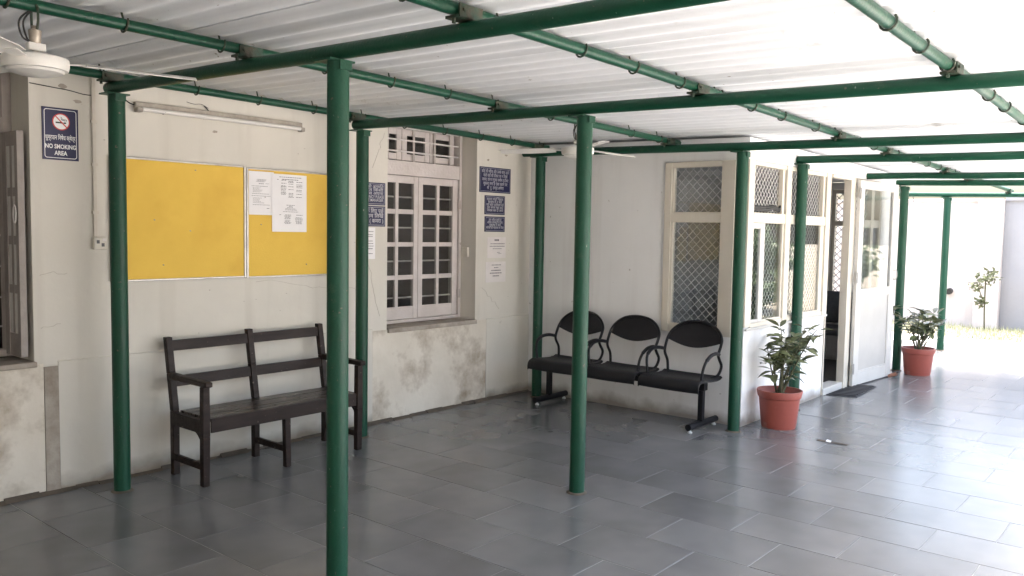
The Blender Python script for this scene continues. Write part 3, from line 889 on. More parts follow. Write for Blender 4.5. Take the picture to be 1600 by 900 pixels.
# end window, seen through the doorway
w = empty_part('window', cab, 'sunlit barred window at the far end inside the cabin')
m = MB()
m.box(CE - 0.07, CE + 0.01, -2.0, -1.94, 0.81, 2.115); m.box(CE - 0.07, CE + 0.01, -1.52, -1.48, 0.81, 2.115)
for (z0, z1) in ((0.81, 0.86), (1.68, 1.74), (2.07, 2.115)): m.box(CE - 0.068, CE + 0.008, -1.94, -1.52, z0, z1)
m.build('frame', M['cream'], w)
m = MB(); diamond(m, -1.94, -1.52, 0.86, 2.07, 'x', CE - 0.04, 0.085, 0.008); stuff(m.build('wire_mesh', M['greyseat'], w))
# door frame, threshold, door leaf
m = MB()
m.box(8.68, 8.815, CY - 0.03, CY + 0.045, 0.0, 2.152); m.box(8.14, 8.165, CY - 0.006, CY + 0.10, 0.0, 2.152)
m.box(8.165, 8.68, CY - 0.028, CY + 0.043, 2.118, 2.151)
m.build('door_frame', M['cream'], cab, bevel=0.004)
MB().box(8.142, 8.68, CY - 0.02, CY + 0.12, 0.001, 0.068).build('threshold', M['doorwhite'], cab, bevel=0.006)
ang = math.atan2(-0.08, 1.03)
dr = bpy.data.objects.new('door', None); COL.objects.link(dr); dr.parent = cab
dr.location = (8.822, CY - 0.04, 0.012); dr.rotation_euler = (0, 0, ang); ORG[dr.name] = Vector()
dr['label'] = 'white door leaf folded wide open, glazed above and panelled below'
DW, DH, DT = 1.035, 2.118, 0.036
m = MB()
m.box(0.0, 0.115, -DT, 0, 0, DH); m.box(DW - 0.13, DW, -DT, 0, 0, DH)
for (z0, z1) in ((0.0, 0.13), (0.93, 1.0), (2.03, DH)): m.box(0.115, DW - 0.13, -DT + 0.0015, -0.0015, z0, z1)
m.build('door_frame', M['doorwhite'], dr, bevel=0.003)
MB().box(0.113, DW - 0.128, -DT + 0.012, -0.012, 0.128, 0.932).build('lower_panel', M['panel'], dr)
m = MB()
m.box(0.117, 0.135, -DT + 0.003, -DT + 0.011, 0.132, 0.928); m.box(DW - 0.15, DW - 0.132, -DT + 0.003, -DT + 0.011, 0.132, 0.928)
m.box(0.136, DW - 0.151, -DT + 0.004, -DT + 0.011, 0.132, 0.148); m.box(0.136, DW - 0.151, -DT + 0.004, -DT + 0.011, 0.912, 0.928)
m.build('panel_moulding', M['doorwhite'], dr)
MB().box(0.113, DW - 0.128, -0.020, -0.016, 0.998, 2.032).build('glass_pane', M['glass_door'], dr)
m = MB(); diamond(m, 0.117, 0.22, 1.0, 2.03, 'y', -0.012, 0.06); stuff(m.build('wire_mesh', M['mesh'], dr))
for z in (0.18, 1.12, 1.98):
    m = MB(); m.box(-0.03, 0.028, -DT - 0.004, -DT - 0.0005, z - 0.05, z + 0.05); m.tube([(0.0, -DT - 0.006, z - 0.055), (0.0, -DT - 0.006, z + 0.055)], 0.007, 8)
    m.build('hinge', M['hinge'], dr, True)
m = MB(); m.tube(smooth_path([(DW - 0.05, -DT, 1.08), (DW - 0.05, -DT - 0.035, 1.09), (DW - 0.05, -DT - 0.035, 1.17), (DW - 0.05, -DT, 1.18)]), 0.006, 8); m.build('handle', M['hinge'], dr, True)

# bundle of black cable lying on the transom of the front window
m = MB()
for k in range(5):
    pts = [(6.45 + 0.13 * j + random.uniform(-0.02, 0.02), CY + 0.012 + random.uniform(-0.006, 0.008), 1.747 + k * 0.006 + random.uniform(0, 0.016) + (0.018 if 2 < j < 4 else 0)) for j in range(5)]
    m.tube(smooth_path(pts, 4), 0.009, 6)
m.tube(smooth_path([(6.96, CY + 0.01, 1.75), (6.985, CY + 0.01, 1.80), (6.99, CY + 0.015, 1.75)], 4), 0.011, 6)
tag(m.build('cable_bundle', M['cable'], None, True), 'dark bundle of cable lying on the cabin window transom under the mesh', 'cable')

# grey chair inside the cabin
ch = thing('office_chair', (9.55, -1.78, 0.045), 'grey upholstered chair inside the cabin, seen through the doorway', 'chair')
MB().box(9.30, 9.80, -2.02, -1.55, 0.46, 0.54).build('seat', M['greyseat'], ch, bevel=0.03)
MB().hexa([(9.74, -2.02, 0.56), (9.81, -2.02, 0.56), (9.81, -1.55, 0.56), (9.74, -1.55, 0.56)], [(9.80, -2.0, 0.92), (9.86, -2.0, 0.92), (9.86, -1.57, 0.92), (9.80, -1.57, 0.92)]).build('backrest', M['greyseat'], ch, bevel=0.02)
for (x, y) in ((9.34, -1.98), (9.34, -1.59), (9.77, -1.98), (9.77, -1.59)):
    MB().tube([(x, y, 0.046), (x, y, 0.47)], 0.014, 8).build('leg', M['steel'], ch, True)
cb = thing('steel_cabinet', (9.85, -1.0, 0.045), 'dark grey steel cabinet standing inside the cabin beyond the doorway', 'cabinet')
MB().box(9.60, 10.25, -1.30, -0.65, 0.07, 0.82).build('body', M['greyseat'], cb, bevel=0.006)
MB().box(9.585, 9.599, -1.28, -0.98, 0.10, 0.79).build('door', M['greyseat'], cb, bevel=0.003)
MB().box(9.585, 9.599, -0.97, -0.67, 0.10, 0.79).build('door', M['greyseat'], cb, bevel=0.003)
MB().box(9.62, 10.23, -1.28, -0.67, 0.046, 0.069).build('plinth', M['steel'], cb)

# ------------------------------------------------------------------ wooden bench
be = thing('wooden_bench', (3.18, -0.34, 0), 'dark brown slatted wooden bench with arms under the yellow boards', 'bench')
def by(z): return -0.165 + 0.075 * max(0.0, (z - 0.40) / 0.44)      # raked back
for bx_ in (2.612, 3.185, 3.765):
    w2 = 0.021
    mid = bx_ == 3.185
    m = MB()
    zs = [0.0, 0.40, 0.63, 0.855 if not mid else 0.862]
    for (za, zb) in zip(zs, zs[1:]):
        ya, yb = by(za), by(zb)
        if za == 0.0: ya -= 0.0
        m.hexa([(bx_ - w2, ya - 0.02, za), (bx_ + w2, ya - 0.02, za), (bx_ + w2, ya + 0.022, za), (bx_ - w2, ya + 0.022, za)],
               [(bx_ - w2, yb - 0.02, zb), (bx_ + w2, yb - 0.02, zb), (bx_ + w2, yb + 0.022, zb), (bx_ - w2, yb + 0.022, zb)])
    m.build('back_post', M['wood'], be, bevel=0.004)
for (z0, z1) in ((0.768, 0.832), (0.548, 0.612)):
    m = MB()
    for (a, b) in ((2.633, 3.164), (3.206, 3.744)):
        ya, yb = by(z0), by(z1)
        m.hexa([(a, ya - 0.012, z0), (b, ya - 0.012, z0), (b, ya + 0.014, z0), (a, ya + 0.014, z0)], [(a, yb - 0.012, z1), (b, yb - 0.012, z1), (b, yb + 0.014, z1), (a, yb + 0.014, z1)])
    m.build('back_rail', M['wood'], be, bevel=0.003)
# seat boards (three planks, a groove between)
for (ya, yb) in ((-0.535, -0.420), (-0.416, -0.300), (-0.296, -0.188)):
    MB().box(2.634, 3.742, ya, yb, 0.384, 0.405).build('seat_plank', M['woodseat'], be, bevel=0.004)
MB().box(2.636, 3.740, -0.548, -0.537, 0.318, 0.403).build('apron', M['wood'], be, bevel=0.002)
for bx_ in (2.600, 3.765):
    MB().box(bx_ - 0.015, bx_ + 0.019, -0.513, -0.186, 0.318, 0.398).build('side_rail', M['wood'], be, bevel=0.003)
    # front leg runs up to the arm
    m = MB().hexa([(bx_ - 0.018, -0.548, 0), (bx_ + 0.024, -0.548, 0), (bx_ + 0.024, -0.508, 0), (bx_ - 0.018, -0.508, 0)], [(bx_ - 0.022, -0.556, 0.30), (bx_ + 0.026, -0.556, 0.30), (bx_ + 0.026, -0.514, 0.30), (bx_ - 0.022, -0.514, 0.30)])
    m.hexa([(bx_ - 0.022, -0.556, 0.30), (bx_ + 0.026, -0.556, 0.30), (bx_ + 0.026, -0.514, 0.30), (bx_ - 0.022, -0.514, 0.30)], [(bx_ - 0.020, -0.556, 0.600), (bx_ + 0.024, -0.556, 0.600), (bx_ + 0.024, -0.514, 0.600), (bx_ - 0.020, -0.514, 0.600)])
    m.build('leg', M['wood'], be, bevel=0.004)
    MB().hexa([(bx_ - 0.022, -0.585, 0.600), (bx_ + 0.028, -0.585, 0.600), (bx_ + 0.028, by(0.6) - 0.021, 0.600), (bx_ - 0.022, by(0.6) - 0.021, 0.600)],
              [(bx_ - 0.022, -0.585, 0.632), (bx_ + 0.028, -0.585, 0.632), (bx_ + 0.028, by(0.63) - 0.021, 0.640), (bx_ - 0.022, by(0.63) - 0.021, 0.640)]).build('armrest', M['wood'], be, bevel=0.008)
    MB().prism([(-0.512, 0.318), (-0.44, 0.318), (-0.47, 0.300), (-0.495, 0.275), (-0.512, 0.235)], 'x', bx_ - 0.008, bx_ + 0.012).build('bracket', M['wood'], be)
    MB().box(bx_ - 0.010, bx_ + 0.014, -0.510, -0.186, 0.095, 0.135).build('stretcher', M['wood'], be, bevel=0.003)
MB().hexa([(3.163, -0.546, 0), (3.203, -0.546, 0), (3.203, -0.508, 0), (3.163, -0.508, 0)], [(3.161, -0.5365, 0.382), (3.205, -0.5365, 0.382), (3.205, -0.498, 0.382), (3.161, -0.498, 0.382)]).build('leg', M['wood'], be, bevel=0.004)
MB().box(3.172, 3.196, -0.505, -0.186, 0.095, 0.135).build('stretcher', M['wood'], be, bevel=0.003)
MB().box(3.166, 3.200, -0.498, -0.186, 0.322, 0.382).build('cross_rail', M['wood'], be)

# ------------------------------------------------------------------ steel chairs
sc = thing('steel_chair_row', (6.05, -1.27, 0), 'row of three joined black steel waiting chairs against the white cabin wall', 'chairs')
YC = (-0.735, -1.300, -1.868)
MB().box(6.00, 6.06, -2.05, -0.46, 0.315, 0.375).build('beam', M['steel'], sc, bevel=0.004)
for y in (-0.495, -2.015):
    lg = MB().box(6.005, 6.045, y - 0.022, y + 0.022, 0.07, 0.314).build('leg', M['steel'], sc, bevel=0.004)
    ft = MB().tube([(5.815, y, 0.048), (6.285, y, 0.048)], 0.026, 14).build('foot', M['steel'], lg, True)
    for x in (5.85, 6.255):
        MB().lathe((x, y, 0), [(0.017, 0.0), (0.018, 0.008), (0.010, 0.014), (0.008, 0.024)], 12).build('foot_pad', M['rubber'], lg, True)
# back depth and half width of the tube frame by height
prof = [(0.405, 0.00, 0.190), (0.43, 0.055, 0.225), (0.50, 0.075, 0.243), (0.56, 0.035, 0.243), (0.60, 0.022, 0.240), (0.66, 0.052, 0.243), (0.71, 0.080, 0.238), (0.755, 0.098, 0.214), (0.795, 0.113, 0.170), (0.825, 0.122, 0.105), (0.838, 0.126, 0.0)]
for yc in YC:
    X0 = 6.085
    # seat pan: curved sheet with turned-down front
    n = 10
    sec = [(5.735, 0.345), (5.732, 0.372), (5.738, 0.400), (5.752, 0.420), (5.785, 0.431), (5.86, 0.428), (5.95, 0.419), (6.04, 0.414), (6.10, 0.418), (6.135, 0.430)]
    m = MB()
    cols_ = [-0.266, -0.256, -0.16, -0.05, 0.05, 0.16, 0.256, 0.266]
    for off in (0.0, -0.006):
        o = len(m.v)
        for (x, z) in sec:
            for c in cols_:
                dip = -0.004 * (1 - (c / 0.266) ** 2) + (-0.010 if abs(c) > 0.26 else 0)
                m.v.append(Vector((x - (off if x < 5.76 else 0), yc + c, z + dip + off)))
        nc = len(cols_)
        for i in range(len(sec) - 1):
            for j in range(nc - 1):
                m.f.append((o + i * nc + j, o + i * nc + j + 1, o + (i + 1) * nc + j + 1, o + (i + 1) * nc + j))
    nc = len(cols_); tot = nc * len(sec)
    for i in range(len(sec) - 1):
        for j in (0, nc - 1): m.f.append((i * nc + j, (i + 1) * nc + j, tot + (i + 1) * nc + j, tot + i * nc + j))
    for j in range(nc - 1):
        for i in (0, len(sec) - 1): m.f.append((i * nc + j, i * nc + j + 1, tot + i * nc + j + 1, tot + i * nc + j))
    m.build('seat', M['steel_seat'], sc, True)
    MB().box(5.80, 6.08, yc - 0.16, yc + 0.16, 0.376, 0.395).build('seat_bracket', M['steel'], sc)
    # tube loop of the back
    left = [(X0 + d, yc + hw, z) for (z, d, hw) in prof]
    right = [(X0 + d, yc - hw, z) for (z, d, hw) in reversed(prof[:-1])]
    MB().tube(smooth_path(left + right, 4), 0.0115, 10).build('back_frame', M['steel'], sc, True)
    # half-moon back panel, bowed
    m = MB()
    NU, NV = 13, 7
    def zb_(t): return 0.700 - 0.060 * math.cos(t * PI / 2) ** 1.0
    def hw_at(z):
        for (a, b) in zip(prof, prof[1:]):
            if a[0] <= z <= b[0]:
                k = (z - a[0]) / (b[0] - a[0]); return a[2] + (b[2] - a[2]) * k, a[1] + (b[1] - a[1]) * k
        return 0.0, 0.126
    def topz(c):
        lo = None
        for (a, b) in zip(prof[6:], prof[7:]):
            if b[2] <= c <= a[2]:
                k = (a[2] - c) / (a[2] - b[2]); return a[0] + (b[0] - a[0]) * k
        return 0.71
    for off in (0.0, 0.005):
        for i in range(NU):
            t = -1 + 2 * i / (NU - 1)
            c = 0.235 * t
            zt = topz(abs(c)) if abs(t) < 0.999 else 0.715
            zl = min(0.682 - 0.052 * math.cos(t * PI / 2), zt - 0.002)
            for j in range(NV):
                z = zl + (zt - zl) * j / (NV - 1)
                _, d = hw_at(z)
                bow = 0.018 * (1 - t * t)
                m.v.append(Vector((X0 + d + bow + off - 0.002, yc + c, z)))
    for off in (0, NU * NV):
        for i in range(NU - 1):
            for j in range(NV - 1):
                a = off + i * NV + j; m.f.append((a, a + 1, a + NV + 1, a + NV))
    for i in range(NU - 1):
        for j in (0, NV - 1): m.f.append((i * NV + j, (i + 1) * NV + j, NU * NV + (i + 1) * NV + j, NU * NV + i * NV + j))
    m.build('backrest', M['steel_seat'], sc, True)
    for s in (1, -1):
        ya = yc + s * 0.245
        arm = [(X0 + 0.022, ya, 0.603), (X0 - 0.06, ya + s * 0.012, 0.618), (X0 - 0.15, ya + s * 0.018, 0.612), (X0 - 0.215, ya + s * 0.016, 0.580), (X0 - 0.245, ya + s * 0.006, 0.525), (X0 - 0.250, ya - s * 0.004, 0.460), (X0 - 0.240, ya - s * 0.010, 0.415), (X0 - 0.205, ya - s * 0.04, 0.396)]
        m = MB().tube(smooth_path(arm, 5), 0.011, 10)
        m.tube(smooth_path([arm[0], arm[1], arm[2], arm[3]], 5), 0.0145, 10)
        m.build('armrest', M['steel'], sc, True)

# ------------------------------------------------------------------ notice boards and papers
def board(x0, x1, z0, z1, label):
    t = thing('notice_board', ((x0 + x1) / 2, 0, z0), label, 'notice board', 'yellow notice boards')
    MB().box(x0 + 0.012, x1 - 0.012, -0.014, -0.0005, z0 + 0.012, z1 - 0.012).build('pin_surface', M['yellow'], t)
    m = MB()
    m.box(x0, x0 + 0.016, -0.022, -0.0005, z0, z1); m.box(x1 - 0.016, x1, -0.022, -0.0005, z0, z1)
    m.box(x0 + 0.016, x1 - 0.016, -0.021, -0.0005, z0, z0 + 0.013); m.box(x0 + 0.016, x1 - 0.016, -0.021, -0.0005, z1 - 0.013, z1)
    m.build('frame', M['alu'], t, bevel=0.003)
    for k in range(4):
        px_, pz_ = random.uniform(x0 + 0.06, x1 - 0.3), random.uniform(z0 + 0.08, z1 - 0.05)
        MB().tube([(px_, -0.014, pz_), (px_ + 0.001, -0.020, pz_ - 0.002)], 0.004, 8).build('drawing_pin', M['batten'], t, True)
board(2.30, 3.214, 1.205, 1.962, 'bare yellow notice board in a thin metal frame, nearer the no smoking sign')
board(3.217, 4.085, 1.200, 1.955, 'yellow notice board with two white papers pinned up, partly behind the green post')
def paper(x0, x1, z0, z1, y, label, lines, mt='paper', name='paper_notice', group=None):
    t = thing(name, ((x0 + x1) / 2, y, z0), label, 'paper', group)
    m = MB(); n = 5
    # a sheet that bows very slightly off the wall
    top = [(x0 + (x1 - x0) * i / n, y - 0.0015 - 0.003 * math.sin(PI * i / n)) for i in range(n + 1)]
    poly = top + [(p[0], p[1] + 0.0009) for p in reversed(top)]
    m.prism(poly, 'z', z0, z1)
    m.build('sheet', M[mt], t)
    m = MB()
    W_, H_ = x1 - x0, z1 - z0
    for (a, b, v, h) in lines:                    # fractions: from a to b across, v down, h high
        k = a
        while k < b - 0.005:
            e = min(b, k + random.uniform(0.02, 0.07))
            xx0, xx1 = x0 + W_ * k, x0 + W_ * e
            ym = y - 0.0022 - 0.003 * math.sin(PI * (k + e) / 2)
            zz = z1 - H_ * v
            m.add([(xx0, ym, zz), (xx1, ym, zz), (xx1, ym, zz - H_ * h), (xx0, ym, zz - H_ * h)], [(0, 1, 2, 3)])
            k = e + 0.012
    stuff(m.build('print', M['ink'], t))
    return t
L1 = [(0.3, 0.68, 0.18, 0.010), (0.3, 0.66, 0.205, 0.010), (0.28, 0.62, 0.23, 0.010), (0.38, 0.58, 0.275, 0.013), (0.65, 0.8, 0.272, 0.007), (0.1, 0.75, 0.335, 0.010)]
L1 += [(0.15, 0.45 + random.uniform(-0.08, 0.08), 0.375 + 0.024 * i, 0.007) for i in range(5)] + [(0.12, 0.8, 0.51, 0.009), (0.1, 0.85, 0.56, 0.009)]
L1 += [(0.15, 0.4 + random.uniform(-0.08, 0.1), 0.61 + 0.026 * i, 0.007) for i in range(4)] + [(0.15, 0.6, 0.72, 0.008), (0.14, 0.82, 0.765, 0.009), (0.7, 0.8, 0.84, 0.014)]
paper(3.238, 3.436, 1.635, 1.932, -0.0145, 'smaller white typed paper pinned to the yellow board, shorter of the two', L1, group='papers pinned on the yellow board')
L2 = [(0.2, 0.85, 0.045, 0.009), (0.28, 0.75, 0.082, 0.012), (0.14, 0.18, 0.09, 0.009)]
for i, (a, b, vs) in enumerate(((0.24, 0.40, (0.10, 0.15, 0.195, 0.21, 0.235, 0.26, 0.285, 0.31, 0.325, 0.345)), (0.45, 0.62, (0.11, 0.13, 0.16, 0.205, 0.255, 0.32, 0.345, 0.37, 0.39)), (0.68, 0.87, (0.12, 0.165, 0.19, 0.215, 0.26, 0.285, 0.33, 0.385)))):
    for v in vs: L2.append((a + random.uniform(0, 0.02), b - random.uniform(0, 0.03), v, 0.0095))
for (a, b, v) in ((0.40, 0.64, 0.53), (0.47, 0.58, 0.552), (0.42, 0.60, 0.57), (0.37, 0.66, 0.592), (0.36, 0.70, 0.612), (0.30, 0.74, 0.645), (0.2, 0.25, 0.70)): L2.append((a, b, v, 0.008))
for (a, b, vs) in ((0.33, 0.54, (0.70, 0.72, 0.74, 0.76, 0.79, 0.81, 0.83, 0.85)), (0.65, 0.88, (0.70, 0.745, 0.765, 0.785, 0.81, 0.83, 0.85))):
    for v in vs: L2.append((a + random.uniform(0, 0.04), b - random.uniform(0, 0.04), v, 0.009))
paper(3.418, 3.708, 1.520, 1.924, -0.0185, 'larger white paper with typed columns pinned to the yellow board beside the post', L2, group='papers pinned on the yellow board')

# ------------------------------------------------------------------ signs
def sign(x0, x1, z0, z1, label, lines, size, group, inset=0.010, weights=None):
    """navy enamel plate with a white outline and lines of white lettering"""
    t = thing('wall_sign', ((x0 + x1) / 2, 0, z0), label, 'sign', group)
    MB().box(x0, x1, -0.006, -0.0005, z0, z1).build('plate', M['navy'], t)
    m = MB(); y = -0.0066; b = 0.0024; i = inset
    for (a0, a1, c0, c1) in ((x0 + i, x1 - i, z1 - i - b, z1 - i), (x0 + i, x1 - i, z0 + i, z0 + i + b), (x0 + i, x0 + i + b, z0 + i + b, z1 - i - b), (x1 - i - b, x1 - i, z0 + i + b, z1 - i - b)):
        m.add([(a0, y, c0), (a1, y, c0), (a1, y, c1), (a0, y, c1)], [(0, 1, 2, 3)])
    m.build('border', M['dullwhite'], t)
    m = MB()
    H_ = z1 - z0; n = len(lines)
    for k, (txt, frac) in enumerate(lines):
        zb = z1 - 0.022 - (H_ - 0.044) * (k + 0.78) / n
        put_text(m, txt, size, (x0 + x1) / 2, y, zb, (x1 - x0) * frac)
    m.build('lettering', M['dullwhite'], t)
    return t
sign(5.585, 6.012, 1.898, 2.126, 'widest navy enamel sign with five white Hindi lines, topmost right of the window', [('कोई भी मरीज और उनके साथ आने', 0.88), ('वाले यहाँ की दीवार पर न िलखें', 0.78), ('कचरा, पान व गुटका जमीन व दीवार', 0.85), ('थूकना मना है ऐसा करने पर', 0.78), ('सौ रु. दण्ड लगेगा', 0.54)], 0.040, 'navy signs right of the window')
sign(5.658, 5.935, 1.699, 1.871, 'middle small navy enamel sign with five white Hindi lines right of the window', [('कृपया शांति िनवास', 0.82), ('कक्ष में न बैठें', 0.70), ('यहाँ बाहर प्रतीक्षा करें', 0.86), ('तथा अपना नंबर आने', 0.80), ('िनवास कर दी जाये', 0.80)], 0.032, 'navy signs right of the window')
sign(5.662, 5.938, 1.543, 1.682, 'lowest navy enamel sign with four white Hindi lines above the pasted papers', [('नया मरीज पर्ची ले', 0.64), ('अिधक जानकारी के िलए', 0.78), ('पूछताछ में जायें', 0.58), ('मरीजों की सहायता के िलए', 0.88)], 0.031, 'navy signs right of the window')
sign(4.19, 4.471, 1.737, 1.913, 'upper navy sign left of the window, Hindi above English, half behind green post', [('काम की अनुमित', 0.86), ('है तुरंत िकसी', 0.84), ('के पास अपना', 0.84), ('EMERGENCY PLEASE', 0.88), ('TO THE MANAGER', 0.84)], 0.033, 'navy signs left of the window')
sign(4.19, 4.472, 1.570, 1.730, 'lower navy sign left of the window with three white lines, half behind green post', [('बाद के िलए पूछें', 0.86), ('पर नाम िलखें', 0.86), ('समय ( कमरा )', 0.84)], 0.043, 'navy signs left of the window')
paper(4.19, 4.372, 1.315, 1.562, -0.0012, 'white paper below the navy signs left of the window, mostly behind green post', [(0.1, 0.9, 0.12, 0.02), (0.55, 0.85, 0.22, 0.02), (0.5, 0.85, 0.28, 0.02), (0.1, 0.85, 0.42, 0.02), (0.6, 0.88, 0.5, 0.02), (0.3, 0.9, 0.58, 0.02), (0.5, 0.86, 0.66, 0.025), (0.5, 0.86, 0.82, 0.02)])
paper(5.702, 5.962, 1.302, 1.494, -0.0012, 'upper of two worn papers pasted beneath the navy signs right of the window', [(0.36, 0.62, 0.10, 0.085), (0.16, 0.93, 0.30, 0.035), (0.12, 0.93, 0.42, 0.035), (0.28, 0.76, 0.54, 0.03), (0.52, 0.66, 0.72, 0.025), (0.58, 0.76, 0.78, 0.02)], 'oldpaper', group='pasted papers right of the window')
paper(5.684, 5.964, 1.080, 1.268, -0.0012, 'lower of two worn papers pasted beneath the navy signs, bold centred lines', [(0.28, 0.74, 0.14, 0.04), (0.40, 0.62, 0.27, 0.04), (0.26, 0.74, 0.40, 0.05), (0.2, 0.78, 0.53, 0.05), (0.34, 0.66, 0.67, 0.05)], 'oldpaper', group='pasted papers right of the window')

# no smoking sign
t = thing('no_smoking_sign', (2.032, 0, 1.912), 'navy no smoking area sign with red barred cigarette symbol on the left pier', 'sign')
x0, x1, z0, z1 = 1.935, 2.130, 1.912, 2.206
MB().box(x0, x1, -0.006, -0.0005, z0, z1).build('plate', M['navy'], t)
def rr(x0, x1, z0, z1, r, n=5):
    pts = []
    for (cx, cz, a0) in ((x1 - r, z1 - r, 0), (x0 + r, z1 - r, PI / 2), (x0 + r, z0 + r, PI), (x1 - r, z0 + r, 3 * PI / 2)):
        for k in range(n + 1):
            a = a0 + PI / 2 * k / n
            pts.append((cx + r * math.cos(a), cz + r * math.sin(a)))
    return pts
m = MB()
po, pi_ = rr(x0 + 0.010, x1 - 0.010, z0 + 0.010, z1 - 0.010, 0.014), rr(x0 + 0.0135, x1 - 0.0135, z0 + 0.0135, z1 - 0.0135, 0.011)
n = len(po)
m.add([(p[0], -0.0066, p[1]) for p in po] + [(p[0], -0.0066, p[1]) for p in pi_], [(i, (i + 1) % n, n + (i + 1) % n, n + i) for i in range(n)])
m.build('border', M['white'], t)
ccx, ccz, R = 2.036, 2.128, 0.0475
def disc(mb, r, y, n=28): mb.add([(ccx + r * math.cos(2 * PI * k / n), y, ccz + r * math.sin(2 * PI * k / n)) for k in range(n)], [tuple(range(n))])
m = MB(); disc(m, R, -0.0066); m.build('symbol_ring', M['red'], t)
m = MB(); disc(m, R - 0.006, -0.0072); m.build('symbol_field', M['white'], t)
m = MB(); y = -0.0078
m.add([(ccx - 0.030, y, ccz - 0.009), (ccx + 0.010, y, ccz - 0.009), (ccx + 0.010, y, ccz - 0.001), (ccx - 0.030, y, ccz - 0.001)], [(0, 1, 2, 3)])
m.add([(ccx + 0.013, y, ccz - 0.009), (ccx + 0.027, y, ccz - 0.009), (ccx + 0.027, y, ccz - 0.001), (ccx + 0.013, y, ccz - 0.001)], [(0, 1, 2, 3)])
pts = smooth_path([(ccx + 0.026, y, ccz + 0.004), (ccx + 0.029, y, ccz + 0.012), (ccx + 0.018, y, ccz + 0.014), (ccx + 0.008, y, ccz + 0.014), (ccx + 0.003, y, ccz + 0.022), (ccx - 0.002, y, ccz + 0.027)], 5)
pts2 = smooth_path([(ccx + 0.020, y, ccz + 0.004), (ccx + 0.018, y, ccz + 0.009), (ccx + 0.005, y, ccz + 0.010), (ccx - 0.001, y, ccz + 0.018)], 5)
for P in (pts, pts2):
    for a, b in zip(P, P[1:]):
        d = (b - a); nrm = Vector((-d.z, 0, d.x)).normalized() * 0.0015
        m.add([a - nrm, b - nrm, b + nrm, a + nrm], [(0, 1, 2, 3)])
m.build('cigarette_symbol', M['black'], t)
m = MB(); a = Vector((ccx - 0.029, -0.0084, ccz + 0.029)); b = Vector((ccx + 0.029, -0.0084, ccz - 0.029)); nrm = Vector((1, 0, 1)).normalized() * 0.0032
m.add([a - nrm, b - nrm, b + nrm, a + nrm], [(0, 1, 2, 3)])
m.build('red_slash', M['red'], t)
m = MB()
put_text(m, 'धूम्रपान िनषेध क्षेत्र', 0.036, 2.032, -0.0066, 2.026, 0.162, 0.012)
put_text(m, 'NO SMOKING', 0.034, 2.032, -0.0066, 1.977, 0.166, 0.028)
put_text(m, 'AREA', 0.034, 2.032, -0.0066, 1.940, 0.070, 0.028)
m.build('lettering', M['white'], t)

# ------------------------------------------------------------------ tube lamp, conduit, socket
t = thing('tube_lamp', (3.06, 0, 2.24), 'unlit fluorescent tube on a grimy batten above the yellow boards', 'lamp')
MB().box(2.455, 3.665, -0.032, -0.0005, 2.262, 2.297).build('batten', M['batten'], t, bevel=0.004)
MB().tube([(2.49, -0.047, 2.252), (3.635, -0.047, 2.252)], 0.0145, 14).build('tube', M['tube'], t, True)
for (a, b) in ((2.455, 2.489), (3.636, 3.668)):
    MB().box(a, b, -0.062, -0.010, 2.232, 2.2615).build('lamp_holder', M['batten'], t, bevel=0.006)
MB().tube([(2.62, -0.034, 2.262), (2.62, -0.046, 2.236), (2.63, -0.06, 2.25)], 0.003, 6).build('tube_clip', M['cable'], t)
MB().tube(smooth_path([(2.29, -0.02, 2.335), (2.36, -0.03, 2.318), (2.42, -0.02, 2.285), (2.46, -0.015, 2.275)]), 0.0035, 6).build('feed_wire', M['cable'], t, True)
m = MB().tube(smooth_path([(2.95, -0.004, 2.27 + 0.045), (2.90, -0.006, 2.335), (2.85, -0.005, 2.33), (2.80, -0.004, 2.338)]), 0.0018, 5)
m.tube(smooth_path([(2.95, -0.006, 2.30), (2.93, -0.01, 2.315), (2.915, -0.012, 2.325)]), 0.004, 5)
tag(m.build('loose_wire', M['cable'], None, True), 'short loose wire stub on the wall just above the tube lamp', 'wire')
t = thing('wall_conduit', (2.215, 0, 1.47), 'thin painted conduit running down the pier behind the first green post', 'conduit')
MB().box(2.206, 2.228, -0.013, -0.0005, 1.478, 2.40).build('channel', M['conduit'], t, bevel=0.003)
for z in (1.62, 1.90, 2.15): MB().box(2.200, 2.234, -0.0155, -0.0005, z - 0.008, z + 0.008).build('saddle', M['conduit'], t)
t = thing('socket_box', (2.238, 0, 1.40), 'small white socket box at the foot of the wall conduit', 'socket')
MB().box(2.200, 2.278, -0.028, -0.0005, 1.402, 1.476).build('box', M['plastic'], t, bevel=0.005)
for (xx, zz) in ((2.222, 1.448), (2.250, 1.430)):
    MB().box(xx - 0.008, xx + 0.008, -0.031, -0.0282, zz - 0.010, zz + 0.010).build('switch', M['ink'], t)
MB().box(2.246, 2.268, -0.031, -0.0282, 1.452, 1.468).build('switch', M['oldpaper'], t)

